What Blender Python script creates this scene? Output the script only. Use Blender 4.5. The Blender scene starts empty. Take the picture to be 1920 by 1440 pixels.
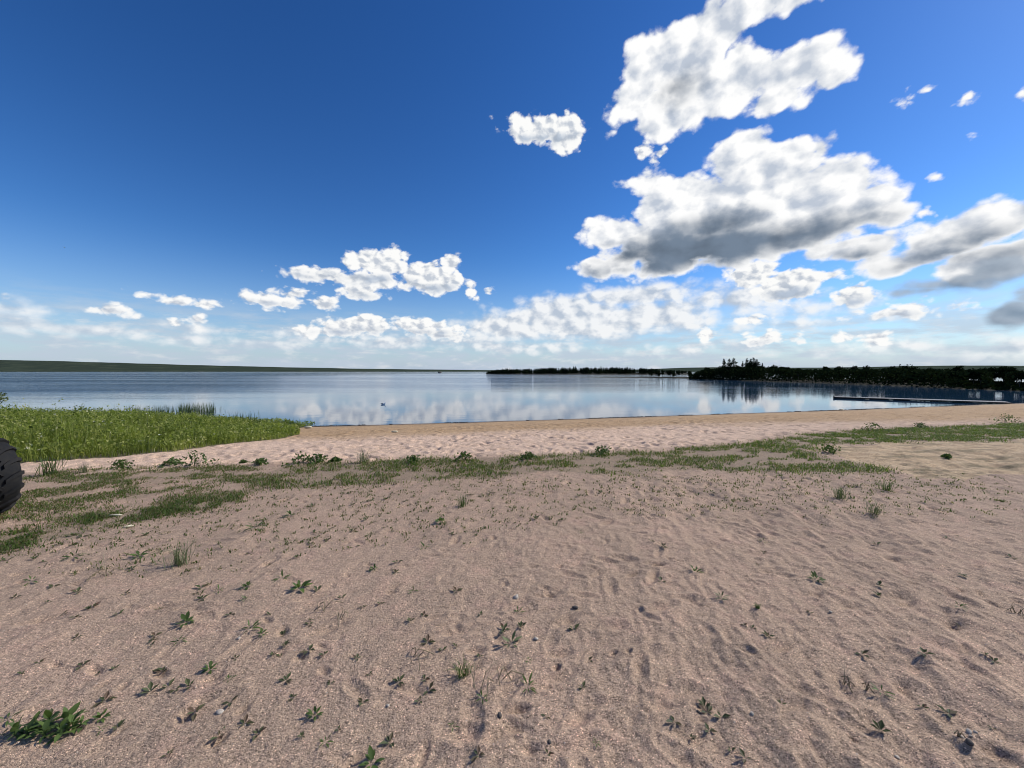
import bpy, math, random
import numpy as np
from mathutils import Vector, Matrix

R = math.radians
rng = np.random.default_rng(7)
random.seed(7)
scn = bpy.context.scene
col = scn.collection

# ------------------------------------------------------------------ camera
F, CXP, CYP, HY = 740.0, 960.0, 720.0, 696.5      # focal length, centre and horizon of the 1920x1440 photograph
CAMZ, ZW = 1.45, -0.75                             # eye height over the beach, water level
PITCH = -math.atan((CYP - HY) / F)
cam = bpy.data.cameras.new('camera')
cam.sensor_width = 36.0
cam.lens = 36.0 * F / 1920.0
cam.clip_start, cam.clip_end = 0.05, 40000.0
cam_o = bpy.data.objects.new('camera', cam)
cam_o.location = (0, 0, CAMZ)
cam_o.rotation_euler = (math.pi / 2 + PITCH, 0, 0)
col.objects.link(cam_o)
scn.camera = cam_o

# ------------------------------------------------------------------ exposure
scn.view_settings.view_transform = 'Standard'
scn.view_settings.look = 'None'
scn.view_settings.exposure = 0.0
scn.view_settings.gamma = 1.0
scn.cycles.use_adaptive_sampling = True
scn.cycles.adaptive_threshold = 0.015
scn.cycles.use_denoising = True
scn.cycles.filter_width = 1.05
scn.cycles.max_bounces = 6
scn.cycles.diffuse_bounces = 2
scn.cycles.glossy_bounces = 3
scn.cycles.transmission_bounces = 3
scn.cycles.caustics_reflective = False
scn.cycles.caustics_refractive = False

# ------------------------------------------------------------------ sun
SUN_AZ, SUN_EL = 70.0, 38.0                        # degrees right of the view direction, above the horizon
sd = Vector((math.sin(R(SUN_AZ)) * math.cos(R(SUN_EL)), math.cos(R(SUN_AZ)) * math.cos(R(SUN_EL)), math.sin(R(SUN_EL))))
sun = bpy.data.lights.new('sun', 'SUN')
sun.energy = 4.4
sun.angle = R(0.55)
sun.color = (1.0, 0.95, 0.87)
sun_o = bpy.data.objects.new('sun', sun)
sun_o.rotation_euler = (-sd).to_track_quat('-Z', 'Y').to_euler()
col.objects.link(sun_o)

# ------------------------------------------------------------------ small node helpers
class NT:
    """thin wrapper that builds shader nodes by expression"""
    def __init__(self, tree):
        self.t = tree; self.n = tree.nodes; self.l = tree.links
    def new(self, typ, **kw):
        nd = self.n.new(typ)
        for k, v in kw.items(): setattr(nd, k, v)
        return nd
    def put(self, sock, v):
        if isinstance(v, bpy.types.NodeSocket): self.l.new(v, sock)
        elif v is not None: sock.default_value = v
    def m(self, op, a, b=None, c=None, clamp=False):
        nd = self.new('ShaderNodeMath', operation=op, use_clamp=clamp)
        for i, v in enumerate((a, b, c)): self.put(nd.inputs[i], v)
        return nd.outputs[0]
    def v(self, op, a, b=None, c=None):
        nd = self.new('ShaderNodeVectorMath', operation=op)
        for i, x in enumerate((a, b, c)):
            if x is not None: self.put(nd.inputs[i], x)
        return nd.outputs['Value'] if op in ('LENGTH', 'DOT_PRODUCT', 'DISTANCE') else nd.outputs[0]
    def scale(self, a, s):
        nd = self.new('ShaderNodeVectorMath', operation='SCALE'); self.put(nd.inputs[0], a); self.put(nd.inputs['Scale'], s)
        return nd.outputs[0]
    def ss(self, x, a, b, lo=0.0, hi=1.0, kind='SMOOTHSTEP'):
        nd = self.new('ShaderNodeMapRange', interpolation_type=kind)
        for i, v in enumerate((x, a, b, lo, hi)): self.put(nd.inputs[i], v)
        return nd.outputs[0]
    def noise(self, vec, scale, detail=4, rough=0.5, dist=0.0, lac=2.0, col_=False, dim='3D'):
        nd = self.new('ShaderNodeTexNoise', noise_dimensions=dim)
        self.put(nd.inputs['Vector'], vec)
        nd.inputs['Scale'].default_value = scale; nd.inputs['Detail'].default_value = detail
        nd.inputs['Roughness'].default_value = rough; nd.inputs['Distortion'].default_value = dist
        nd.inputs['Lacunarity'].default_value = lac
        return nd.outputs['Color' if col_ else 'Fac']
    def voro(self, vec, scale, detail=0, rough=0.5, out='Distance', feature='F1', rand=1.0, dim='3D'):
        nd = self.new('ShaderNodeTexVoronoi', feature=feature, voronoi_dimensions=dim)
        self.put(nd.inputs['Vector'], vec)
        nd.inputs['Scale'].default_value = scale
        nd.inputs['Detail'].default_value = detail; nd.inputs['Roughness'].default_value = rough
        nd.inputs['Randomness'].default_value = rand
        nd.normalize = True
        return nd.outputs[out]
    def mix(self, f, a, b, blend='MIX'):
        nd = self.new('ShaderNodeMix', data_type='RGBA', blend_type=blend)
        self.put(nd.inputs[0], f); self.put(nd.inputs[6], c4(a)); self.put(nd.inputs[7], c4(b))
        return nd.outputs[2]
    def ramp(self, f, stops, interp='LINEAR'):
        nd = self.new('ShaderNodeValToRGB'); cr = nd.color_ramp; cr.interpolation = interp
        while len(cr.elements) < len(stops): cr.elements.new(0.5)
        for e, (p, c) in zip(cr.elements, stops): e.position = p; e.color = c4(c)
        self.put(nd.inputs[0], f)
        return nd.outputs[0]
    def attr(self, name, out='Fac'):
        nd = self.new('ShaderNodeAttribute', attribute_name=name); return nd.outputs[out]

def c4(c):
    if isinstance(c, (tuple, list)) and len(c) == 3: return (*c, 1.0)
    return c

# ------------------------------------------------------------------ pixel <-> world
cp, sp_ = math.cos(PITCH), math.sin(PITCH)
def ray(px, py):
    xc, yc = (px - CXP) / F, -(py - CYP) / F
    return np.array([xc, cp - yc * sp_, sp_ + yc * cp])
def on_plane(px, py, z):
    d = ray(px, py); t = (z - CAMZ) / d[2]
    return d[0] * t, d[1] * t
def azel(px, py):
    d = ray(px, py); d = d / np.linalg.norm(d)
    return math.degrees(math.atan2(d[0], d[1])), math.degrees(math.asin(d[2]))

# ------------------------------------------------------------------ world: sky with cumulus
world = bpy.data.worlds.new('World'); scn.world = world; world.use_nodes = True
world.cycles.sampling_method = 'MANUAL'; world.cycles.sample_map_resolution = 512
W = NT(world.node_tree); W.n.clear()
SKY_STRENGTH = 0.10
tc = W.new('ShaderNodeTexCoord').outputs['Generated']
dirv = W.v('NORMALIZE', tc)
sep = W.new('ShaderNodeSeparateXYZ'); W.put(sep.inputs[0], dirv)
AZ = W.m('MULTIPLY', W.m('ARCTAN2', sep.outputs[0], sep.outputs[1]), 57.29578)
EL = W.m('MULTIPLY', W.m('ARCSINE', sep.outputs[2]), 57.29578)
sky = W.new('ShaderNodeTexSky', sky_type='NISHITA')
sky.sun_disc = False
sky.sun_elevation = R(SUN_EL); sky.sun_rotation = R(SUN_AZ)
sky.altitude = 200; sky.air_density = 1.0; sky.dust_density = 0.15; sky.ozone_density = 4.0
hs = W.new('ShaderNodeHueSaturation'); W.put(hs.inputs['Color'], sky.outputs[0])
hs.inputs['Saturation'].default_value = 1.22; hs.inputs['Value'].default_value = 1.0; hs.inputs['Hue'].default_value = 0.504
gam = W.new('ShaderNodeGamma'); W.put(gam.inputs[0], hs.outputs[0]); gam.inputs[1].default_value = 1.25
skyc = W.scale(gam.outputs[0], 0.84)

def ell(px, py, rx, ry):
    a0, e0 = azel(px, py)
    a1, _ = azel(px + rx, py); a2, _ = azel(px - rx, py)
    _, e1 = azel(px, py - ry); _, e2 = azel(px, py + ry)
    ra, re = (a1 - a2) / 2, (e1 - e2) / 2
    return a0, e0, ra, re, min(ra, re * 1.3)

# the shaded undersides and thick cores of the clouds
SHADE = [(1300,470,170,40),(1455,448,165,28),(1235,496,110,20),(1340,428,80,26),(1560,424,80,12),(1180,478,62,22),
         (1265,165,34,22),
         (1850,448,70,16),(1780,478,70,14),(1700,500,70,10),(1900,470,60,20),(1620,480,60,8)]
SHADE_M = [(690,522,80,7),(600,524,50,6),(810,540,50,8),(515,572,70,6),(690,622,44,8),(640,624,40,6),(790,624,56,7),(830,632,40,5),(1480,552,60,12),(1370,574,100,11),
           (1180,570,130,11),(1060,594,90,10),(1700,592,80,6),(1020,262,50,12),(210,587,40,4),(1600,566,36,8),(1280,580,110,8),(1550,582,60,6),(1440,645,50,5),(680,554,36,6)]

def near(blobs, tile, m):
    """the cloud lobes that reach into one tile of the sky"""
    az0, az1, el0, el1 = tile
    out = []
    for b in blobs:
        a0, e0, ra, re, s = ell(*b); k = 1 + m / s
        if a0 + ra * k > az0 and a0 - ra * k < az1 and e0 + re * k > el0 and e0 - re * k < el1: out.append(b)
    return out

def envelope(blobs, vec, daz=0.0, delv=0.0):
    """largest of the cloud lobes: thickness in degrees, negative outside"""
    acc = None
    for b in blobs:
        a0, e0, ra, re, s = ell(*b); a0 -= daz; e0 -= delv
        ln = W.v('LENGTH', W.v('MULTIPLY_ADD', vec, (1 / ra, 1 / re, 0), (-a0 / ra, -e0 / re, 0)))
        t = W.m('MULTIPLY_ADD', ln, -s, s)
        acc = t if acc is None else W.m('MAXIMUM', acc, t)
    return acc

BIG = [(1262,118,95,75),(1205,188,72,40),(1325,60,70,58),(1262,226,78,30),(1395,22,95,26),(1480,8,60,14),(1375,165,95,60),(1480,138,95,42),
       (1440,188,75,30),(1165,190,36,16),(1555,138,32,20),(1385,95,24,22),
       (1385,292,62,50),(1470,318,80,50),(1545,352,95,52),(1615,392,88,40),(1430,380,190,62),(1285,388,100,58),(1222,345,45,26),
       (1150,440,58,34),(1290,450,165,52),(1450,438,185,46),(1190,478,95,26),(1260,496,120,22),(1650,402,62,26),(1535,285,20,24),(1110,500,40,22),
       (1860,420,95,36),(1775,448,90,40),(1705,488,100,28),(1925,398,60,22),(1840,492,120,30),(1590,468,110,22),(1980,450,90,50)]
DARK = [(1800,530,105,17),(1885,506,80,26),(1750,543,70,9),(1900,592,55,26),(1975,540,80,30)]
MID = [(1008,243,62,26),(1060,256,36,32),(985,226,38,15),(1072,226,20,13),(1205,284,16,12),(1238,288,9,6),(1225,300,8,10),
       (700,492,58,22),(605,516,66,15),(742,474,26,13),(808,522,62,28),(846,498,20,18),(700,528,105,16),(680,546,42,15),(886,546,11,15),(915,548,9,6),
       (515,562,72,14),(540,552,38,11),(607,571,22,12),(212,582,46,8),(330,566,32,9),(382,570,22,7),(278,553,16,5),(370,601,15,15),(332,609,14,7),
       (690,608,42,19),(640,614,46,15),(580,620,38,12),(790,612,56,17),(832,626,48,11),(855,616,26,9),
       (1700,188,13,7),(1735,166,9,5),(1817,183,10,6),(1918,175,8,7),(1825,250,4,3),(1755,330,6,3),(1735,396,7,5),
       (1480,535,70,30),(1410,515,50,26),(1550,518,44,11),(1600,553,40,20),(1700,586,84,11),
       (1710,576,40,10),(1405,598,24,8),(1440,638,54,10),(1450,630,22,9),(1325,628,14,12),(1640,636,26,10),(1580,632,14,6),
       (0,556,12,8)]
FARB = [(1090,600,200,40),(960,612,120,28),(1230,592,150,36),(1370,562,130,28),(1190,556,150,26),(1060,574,100,24),(1290,572,130,20),(1550,576,90,16),(60,582,100,8),(1450,570,100,22),(700,640,180,9),(560,628,60,10),(380,618,60,10),(200,620,150,12),(60,612,120,12),
        (1000,650,130,9),(1500,606,150,9),(1650,650,180,10),(1300,655,120,8),(1880,655,90,14),(440,640,120,7),(980,655,60,10),(1900,640,60,12)]


cxyz = W.new('ShaderNodeCombineXYZ'); W.put(cxyz.inputs[0], AZ); W.put(cxyz.inputs[1], EL)
AE = cxyz.outputs[0]
AER = W.scale(AE, 0.0174533)

def cloud_noise(off, scale, seed, det, warp, rough=0.55):
    p = W.v('MULTIPLY_ADD', W.v('ADD', AER, warp), (0.80, 1.18, 0), (seed + off * 0.8, seed * 0.37 + off * 0.7, 0))
    a = W.noise(p, scale, det, rough, 0.0, 2.1, dim='2D')
    b = W.voro(p, scale * 1.8, 2.6, 0.44, dim='2D')
    return W.m('MULTIPLY_ADD', b, -0.95, W.m('MULTIPLY_ADD', a, 0.85, 0.44))

def layer(base, T, S, scale, seed, amp, edge, lo, hi, white, mid, grey, relief_k, off, maxa=1.0, tone0=0.62, rim=0.35, det=8, warpk=0.012, samp=None):
    """T: lobes of the cloud; S: lobes of its shaded side, both broken up by the same noise"""
    warp = W.scale(W.v('SUBTRACT', W.noise(AER, scale * 1.3, 2, 0.5, col_=True, dim='2D'), (0.5, 0.5, 0.5)), warpk)
    n0 = cloud_noise(0.0, scale, seed, det, warp)
    n1 = cloud_noise(off, scale, seed, max(3, det - 3), warp)
    D = W.m('MULTIPLY_ADD', W.m('SUBTRACT', n0, 0.5), amp, T)
    alpha = W.m('MULTIPLY', W.ss(D, -edge * 0.2, edge), maxa)
    tone = W.m('MULTIPLY_ADD', W.m('SUBTRACT', n0, n1), relief_k, tone0)
    tone = W.m('ADD', tone, W.ss(D, edge * 0.3, edge * 3.5, rim, 0.0), clamp=True)
    colr = W.mix(tone, tuple(g / SKY_STRENGTH for g in mid), tuple(w_ / SKY_STRENGTH for w_ in white))
    if S is not None:
        dk = W.ss(W.m('MULTIPLY_ADD', W.m('SUBTRACT', n1, 0.5), samp or amp, S), lo, hi)
        dk = W.m('MULTIPLY', dk, W.ss(D, edge * 0.2, edge * 2.0))
        und = W.mix(W.ss(n0, 0.25, 0.8), tuple(0.88 * g / SKY_STRENGTH for g in grey), tuple(1.32 * g / SKY_STRENGTH for g in grey))
        colr = W.mix(dk, colr, und)
    return W.mix(alpha, base, colr)

def col10(*c): return tuple(v / SKY_STRENGTH for v in c)

# pale air towards the horizon, all round
hz = W.m('POWER', W.m('SUBTRACT', 1.0, W.m('MINIMUM', W.m('ABSOLUTE', W.m('DIVIDE', EL, 17.0)), 1.0)), 2.2)
skyc = W.mix(W.m('MULTIPLY', hz, 0.95), skyc, col10(0.42, 0.525, 0.68))

def background(colour):
    b = W.new('ShaderNodeBackground'); W.put(b.inputs[0], c4(colour)); b.inputs[1].default_value = SKY_STRENGTH
    return b.outputs[0]

def veil(c, el):
    st = W.noise(W.v('MULTIPLY', AER, (1.0, 5.0, 1.0)), 9.0, 6, 0.6, dim='2D')
    v = W.m('MULTIPLY', W.ss(st, 0.36, 0.66), W.m('MULTIPLY', W.ss(el, 9.5, 3.5), 0.72))
    c = W.mix(v, c, col10(0.52, 0.60, 0.71))
    s2 = W.noise(W.v('MULTIPLY', AER, (1.0, 3.6, 1.0)), 15.0, 7, 0.6, dim='2D')
    v2 = W.m('MULTIPLY', W.ss(s2, 0.50, 0.78), W.m('MULTIPLY', W.ss(el, 8.0, 4.5), 0.55))
    return W.mix(v2, c, col10(0.76, 0.78, 0.81))

def tile_sky(tile):
    """one tile of the sky as a node group of its own (small trees build fast)"""
    global W, AE, AER
    keep = (W, AE, AER)
    g = bpy.data.node_groups.new('sky_tile', 'ShaderNodeTree')
    g.interface.new_socket('AE', in_out='INPUT', socket_type='NodeSocketVector')
    g.interface.new_socket('Sky', in_out='INPUT', socket_type='NodeSocketColor')
    g.interface.new_socket('Shader', in_out='OUTPUT', socket_type='NodeSocketShader')
    W = NT(g)
    gi = W.new('NodeGroupInput'); go = W.new('NodeGroupOutput')
    AE, c = gi.outputs[0], gi.outputs[1]
    sx = W.new('ShaderNodeSeparateXYZ'); W.put(sx.inputs[0], AE)
    AER = W.scale(AE, 0.0174533)
    out = tile_layers(tile, c, sx.outputs[1])
    W.l.new(out, go.inputs[0])
    W, AE, AER = keep
    nd = W.new('ShaderNodeGroup'); nd.node_tree = g
    W.l.new(AE, nd.inputs[0]); W.put(nd.inputs[1], skyc)
    return nd.outputs[0]

def tile_layers(tile, c, el):
    if tile[2] < 9.5: c = veil(c, el)
    b = near(FARB, tile, 2.2)
    if b:
        c = layer(c, envelope(b, AE), None, 14.0, 3.1, 3.4, 1.9, 0, 1, (0.92, 0.93, 0.94), (0.50, 0.57, 0.67), None, 3.2, 0.016, maxa=0.95, tone0=0.45, rim=0.28, det=8)
    b = near(MID, tile, 1.8)
    if b:
        sh = near(SHADE_M, tile, 1.6)
        c = layer(c, envelope(b, AE), envelope(sh, AE) if sh else None, 21.0, 5.7, 2.4, 0.55, -0.5, 1.1, (0.98, 0.98, 0.97), (0.55, 0.60, 0.68), (0.36, 0.42, 0.51), 4.2, 0.010, tone0=0.60, samp=1.6)
    b = near(BIG, tile, 3.8)
    if b:
        sh = near(SHADE, tile, 3.5)
        c = layer(c, envelope(b, AE), envelope(sh, AE) if sh else None, 9.0, 1.3, 4.6, 0.75, -1.4, 2.2, (1.0, 1.0, 1.0), (0.52, 0.58, 0.68), (0.135, 0.178, 0.240), 3.4, 0.020, tone0=0.60, samp=3.2)
    b = near(DARK, tile, 1.8)
    if b:
        c = layer(c, envelope(b, AE), None, 12.0, 9.2, 2.0, 0.9, 0, 1, (0.40, 0.47, 0.56), (0.155, 0.215, 0.30), None, 1.6, 0.012, maxa=0.93, tone0=0.25, rim=0.5, det=6)
    return background(c)

def other_sky():
    """outside the picture the scattered cumulus goes on by the same rules"""
    T = W.m('MULTIPLY', W.m('SUBTRACT', W.noise(dirv, 3.6, 3, 0.5), 0.60), 40.0)
    edge = W.m('MAXIMUM', W.ss(W.m('ABSOLUTE', AZ), 66.2, 82.0), W.ss(EL, 52.2, 64.0))
    T = W.m('SUBTRACT', W.m('MULTIPLY', W.m('ADD', T, 4.0), edge), 4.0)
    n0 = W.noise(dirv, 10.0, 6, 0.62)
    a = W.ss(W.m('MULTIPLY_ADD', W.m('SUBTRACT', n0, 0.5), 12.0, T), -0.2, 1.0)
    a = W.m('MULTIPLY', a, W.ss(EL, 1.0, 5.0))
    tone = W.ss(W.m('ADD', W.m('MULTIPLY', T, 0.6), W.m('MULTIPLY', n0, 14.0)), 4.5, 11.5, 1.0, 0.35)
    return background(W.mix(a, skyc, W.mix(tone, col10(0.30, 0.37, 0.46), col10(1.0, 1.0, 1.0))))

def choose(cond, a, b):
    """shader b where cond is 1, else a"""
    mx = W.new('ShaderNodeMixShader')
    W.put(mx.inputs[0], cond); W.l.new(a, mx.inputs[1]); W.l.new(b, mx.inputs[2])
    return mx.outputs[0]

def split(az, el):
    if len(az) == 2 and len(el) == 2: return tile_sky((az[0], az[1], el[0], el[1]))
    if len(az) >= len(el):
        k = len(az) // 2
        return choose(W.m('GREATER_THAN', AZ, az[k]), split(az[:k + 1], el), split(az[k:], el))
    k = len(el) // 2
    return choose(W.m('GREATER_THAN', EL, el[k]), split(az, el[:k + 1]), split(az, el[k:]))

front = split([-66, -40, -29, -12, 0, 11, 20, 30, 40, 48, 66], [-1, 4.0, 8.5, 14.0, 22.0, 52.0])
inwin = W.m('MULTIPLY', W.m('LESS_THAN', W.m('ABSOLUTE', AZ), 66.0), W.m('LESS_THAN', EL, 52.0))
above = choose(inwin, other_sky(), front)
allsky = choose(W.m('GREATER_THAN', EL, -1.0), background(col10(0.25, 0.3, 0.33)), above)
W.l.new(allsky, W.new('ShaderNodeOutputWorld').inputs[0])

# ------------------------------------------------------------------ mesh helpers
def np_mesh(name, verts, faces, mat=None, smooth=True, attrs=None):
    """mesh from numpy arrays; faces is one array or a list of arrays of equal-length faces"""
    if not isinstance(faces, (list, tuple)): faces = [faces]
    faces = [np.asarray(f, dtype=np.int32) for f in faces if len(f)]
    me = bpy.data.meshes.new(name)
    verts = np.asarray(verts, dtype=np.float32)
    me.vertices.add(len(verts)); me.vertices.foreach_set('co', verts.ravel())
    idx = np.concatenate([f.ravel() for f in faces])
    tot = np.concatenate([np.full(len(f), f.shape[1], dtype=np.int32) for f in faces])
    start = np.concatenate([[0], np.cumsum(tot)[:-1]]).astype(np.int32)
    me.loops.add(len(idx)); me.loops.foreach_set('vertex_index', idx)
    me.polygons.add(len(tot)); me.polygons.foreach_set('loop_start', start); me.polygons.foreach_set('loop_total', tot)
    me.polygons.foreach_set('use_smooth', np.full(len(tot), smooth))
    me.update(calc_edges=True)
    for k, a in (attrs or {}).items():
        at = me.attributes.new(k, 'FLOAT', 'POINT'); at.data.foreach_set('value', np.asarray(a, dtype=np.float32))
    if mat: me.materials.append(mat)
    return me

def obj(name, me, parent=None, loc=None, rot=None, scale=None, label=None, cat=None, group=None, kind=None):
    o = bpy.data.objects.new(name, me); col.objects.link(o)
    if parent: o.parent = parent
    if loc is not None: o.location = loc
    if rot is not None: o.rotation_euler = rot
    if scale is not None: o.scale = (scale,) * 3 if isinstance(scale, (int, float)) else scale
    if label: o['label'] = label
    if cat: o['category'] = cat
    if group: o['group'] = group
    if kind: o['kind'] = kind
    return o

class MB:
    """collects polygons for one mesh"""
    def __init__(self): self.v = []; self.f = []
    def add(self, vs, fs):
        b = len(self.v); self.v += [tuple(p) for p in vs]; self.f += [tuple(i + b for i in f) for f in fs]
    def box(self, c, s, rot=None):
        vs = [Vector((sx * s[0] / 2, sy * s[1] / 2, sz * s[2] / 2)) for sx in (-1, 1) for sy in (-1, 1) for sz in (-1, 1)]
        if rot is not None: vs = [rot @ p for p in vs]
        vs = [p + Vector(c) for p in vs]
        self.add(vs, [(0, 1, 3, 2), (4, 6, 7, 5), (0, 4, 5, 1), (2, 3, 7, 6), (0, 2, 6, 4), (1, 5, 7, 3)])
    def tube(self, pts, rad, n=6, cap=True):
        pts = [Vector(p) for p in pts]; rad = rad if isinstance(rad, (list, tuple)) else [rad] * len(pts)
        vs = []
        for i, p in enumerate(pts):
            d = (pts[min(i + 1, len(pts) - 1)] - pts[max(i - 1, 0)]).normalized()
            a = d.orthogonal().normalized() if i == 0 else (a - d * a.dot(d)).normalized()
            b = d.cross(a)
            vs += [p + (a * math.cos(t) + b * math.sin(t)) * rad[i] for t in [2 * math.pi * k / n for k in range(n)]]
        fs = []
        for i in range(len(pts) - 1):
            for k in range(n):
                fs.append((i * n + k, i * n + (k + 1) % n, (i + 1) * n + (k + 1) % n, (i + 1) * n + k))
        if cap: fs += [tuple(range(n - 1, -1, -1)), tuple((len(pts) - 1) * n + k for k in range(n))]
        self.add(vs, fs)
    def mesh(self, name, mat, smooth=False):
        me = bpy.data.meshes.new(name); me.from_pydata(self.v, [], self.f); me.update()
        if smooth: me.polygons.foreach_set('use_smooth', [True] * len(me.polygons))
        if mat: me.materials.append(mat)
        return me

# ------------------------------------------------------------------ numpy noise
_perm = rng.permutation(512)
_grad = np.stack([np.cos(np.arange(512) * 0.7391), np.sin(np.arange(512) * 0.7391)], -1)
def perlin(x, y):
    xi, yi = np.floor(x).astype(int), np.floor(y).astype(int); xf, yf = x - xi, y - yi
    u, v = xf ** 3 * (xf * (xf * 6 - 15) + 10), yf ** 3 * (yf * (yf * 6 - 15) + 10)
    def g(i, j):
        h = _perm[(_perm[i & 511] + j) & 511]; return _grad[h]
    a = g(xi, yi); b = g(xi + 1, yi); c = g(xi, yi + 1); d = g(xi + 1, yi + 1)
    n00 = a[..., 0] * xf + a[..., 1] * yf; n10 = b[..., 0] * (xf - 1) + b[..., 1] * yf
    n01 = c[..., 0] * xf + c[..., 1] * (yf - 1); n11 = d[..., 0] * (xf - 1) + d[..., 1] * (yf - 1)
    return (n00 * (1 - u) + n10 * u) * (1 - v) + (n01 * (1 - u) + n11 * u) * v
def fbm(x, y, o=4, r=0.5):
    s = 0; a = 1.0
    for k in range(o): s = s + a * perlin(x * 2 ** k + 17.3 * k, y * 2 ** k - 9.1 * k); a *= r
    return s
def sst(x, a, b):
    t = np.clip((x - a) / (b - a), 0, 1); return t * t * (3 - 2 * t)

# ------------------------------------------------------------------ the lie of the land
SHORE_PX = [(560, 800), (760, 795), (960, 789), (1150, 783), (1300, 778), (1450, 773), (1600, 768), (1750, 762), (1890, 756.5)]
_sh = np.array([on_plane(px, py, ZW) for px, py in SHORE_PX])
_sx = np.concatenate([[-300, -60, -26, -15, -11.5], _sh[:, 0], [_sh[-1, 0] + 10, _sh[-1, 0] + 26, 300]])
_sy = np.concatenate([[60, 24, 19.5, 18.5, 17.6], _sh[:, 1], [_sh[-1, 1] + 2, _sh[-1, 1] + 18, 60]])
def shore_s(x, y):
    """metres inland from the water line"""
    x = np.asarray(x, float); y = np.asarray(y, float)
    ys = np.interp(x, _sx, _sy)
    sl = (np.interp(x + 1.0, _sx, _sy) - np.interp(x - 1.0, _sx, _sy)) / 2
    return (ys - y) / np.sqrt(1 + sl * sl) + 0.10 * perlin(x * 0.8, y * 0.3 + 5)
def H0(x, y):
    s = shore_s(x, y)
    k = 0.075
    up = s * k; top = -ZW
    z = np.where(s > 0, top - np.log1p(np.exp(-(up - top) * 9)) / 9 * 1.0, np.maximum(s * 0.09, -3.0))
    z = np.where(s > 0, z - (top - np.log1p(np.exp(top * 9)) / 9) * np.exp(-np.maximum(s, 0)), z)
    z = z + 0.05 * fbm(np.asarray(x) * 0.14 + 3, np.asarray(y) * 0.14, 2) * sst(s, 0.5, 5)
    return z + ZW
def P(px, py):
    """the point of the beach seen at a pixel of the photograph"""
    z = 0.0
    for _ in range(12):
        x, y = on_plane(px, py, z); z = float(H0(x, y)) * 0.7 + z * 0.3
    return x, y, float(H0(x, y))

def inpoly(x, y, poly):
    c = np.zeros(np.shape(x), bool); n = len(poly)
    for i in range(n):
        (x1, y1), (x2, y2) = poly[i], poly[(i + 1) % n]
        if y1 == y2: continue
        k = ((y1 > y) != (y2 > y)) & (x < (x2 - x1) * (y - y1) / (y2 - y1) + x1); c ^= k
    return c
def wpoly(px): return [P(*p)[:2] for p in px]
def soft(x, y, poly, k=0.25, f=0.9):
    """membership with a ragged edge"""
    wx = x + k * fbm(x * f + 9, y * f, 3); wy = y + k * fbm(x * f, y * f + 31, 3)
    return inpoly(wx, wy, poly)

# zones of the beach, outlined on the ground
Z_OCHRE = wpoly([(1525, 842), (1640, 831), (1800, 829), (2050, 826), (2050, 905), (1800, 893), (1700, 886), (1610, 870), (1560, 857)])
G_MAIN = wpoly([(430, 905), (520, 876), (700, 864), (850, 860), (1000, 856), (1150, 850), (1300, 841), (1400, 831), (1480, 821), (1560, 811), (1700, 803),
                (1800, 799), (2080, 790), (2080, 820), (1800, 827), (1650, 830), (1540, 834), (1500, 842), (1560, 858), (1600, 868), (1690, 884), (1560, 886),
                (1400, 880), (1250, 888), (1100, 892), (950, 888), (800, 902), (640, 910), (520, 918)])
G_GAP = [wpoly([(1290, 846), (1400, 843), (1400, 855), (1290, 858)]), wpoly([(1080, 862), (1180, 858), (1180, 868), (1080, 872)]), wpoly([(1430, 848), (1500, 850), (1470, 860), (1400, 860)])]
G_LINE = wpoly([(-200, 1085), (0, 1036), (60, 1022), (200, 988), (330, 962), (450, 945), (450, 925), (300, 945), (150, 972), (0, 1004), (-200, 1040)])
G_LEFT = wpoly([(-300, 930), (30, 898), (120, 884), (300, 879), (470, 872), (540, 896), (440, 940), (200, 980), (0, 1008), (-300, 1050)])
VEG = wpoly([(-500, 898), (0, 870), (60, 867), (200, 858), (330, 846), (430, 832), (520, 824), (562, 815), (560, 803)]) + [(-8.6, 17.9), (-11.5, 17.7), (-15, 18.6), (-26, 19.4), (-34, 20.5)]

# ------------------------------------------------------------------ materials
def material(name):
    m = bpy.data.materials.new(name); m.use_nodes = True
    t = NT(m.node_tree); b = t.n['Principled BSDF']
    return m, t, b
def bump(t, b, h, strength=0.5, dist=0.01, normal=None):
    nd = t.new('ShaderNodeBump'); nd.inputs['Strength'].default_value = strength; nd.inputs['Distance'].default_value = dist
    t.put(nd.inputs['Height'], h)
    if normal is not None: t.l.new(normal, nd.inputs['Normal'])
    t.l.new(nd.outputs[0], b.inputs['Normal']); return nd.outputs[0]

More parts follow.
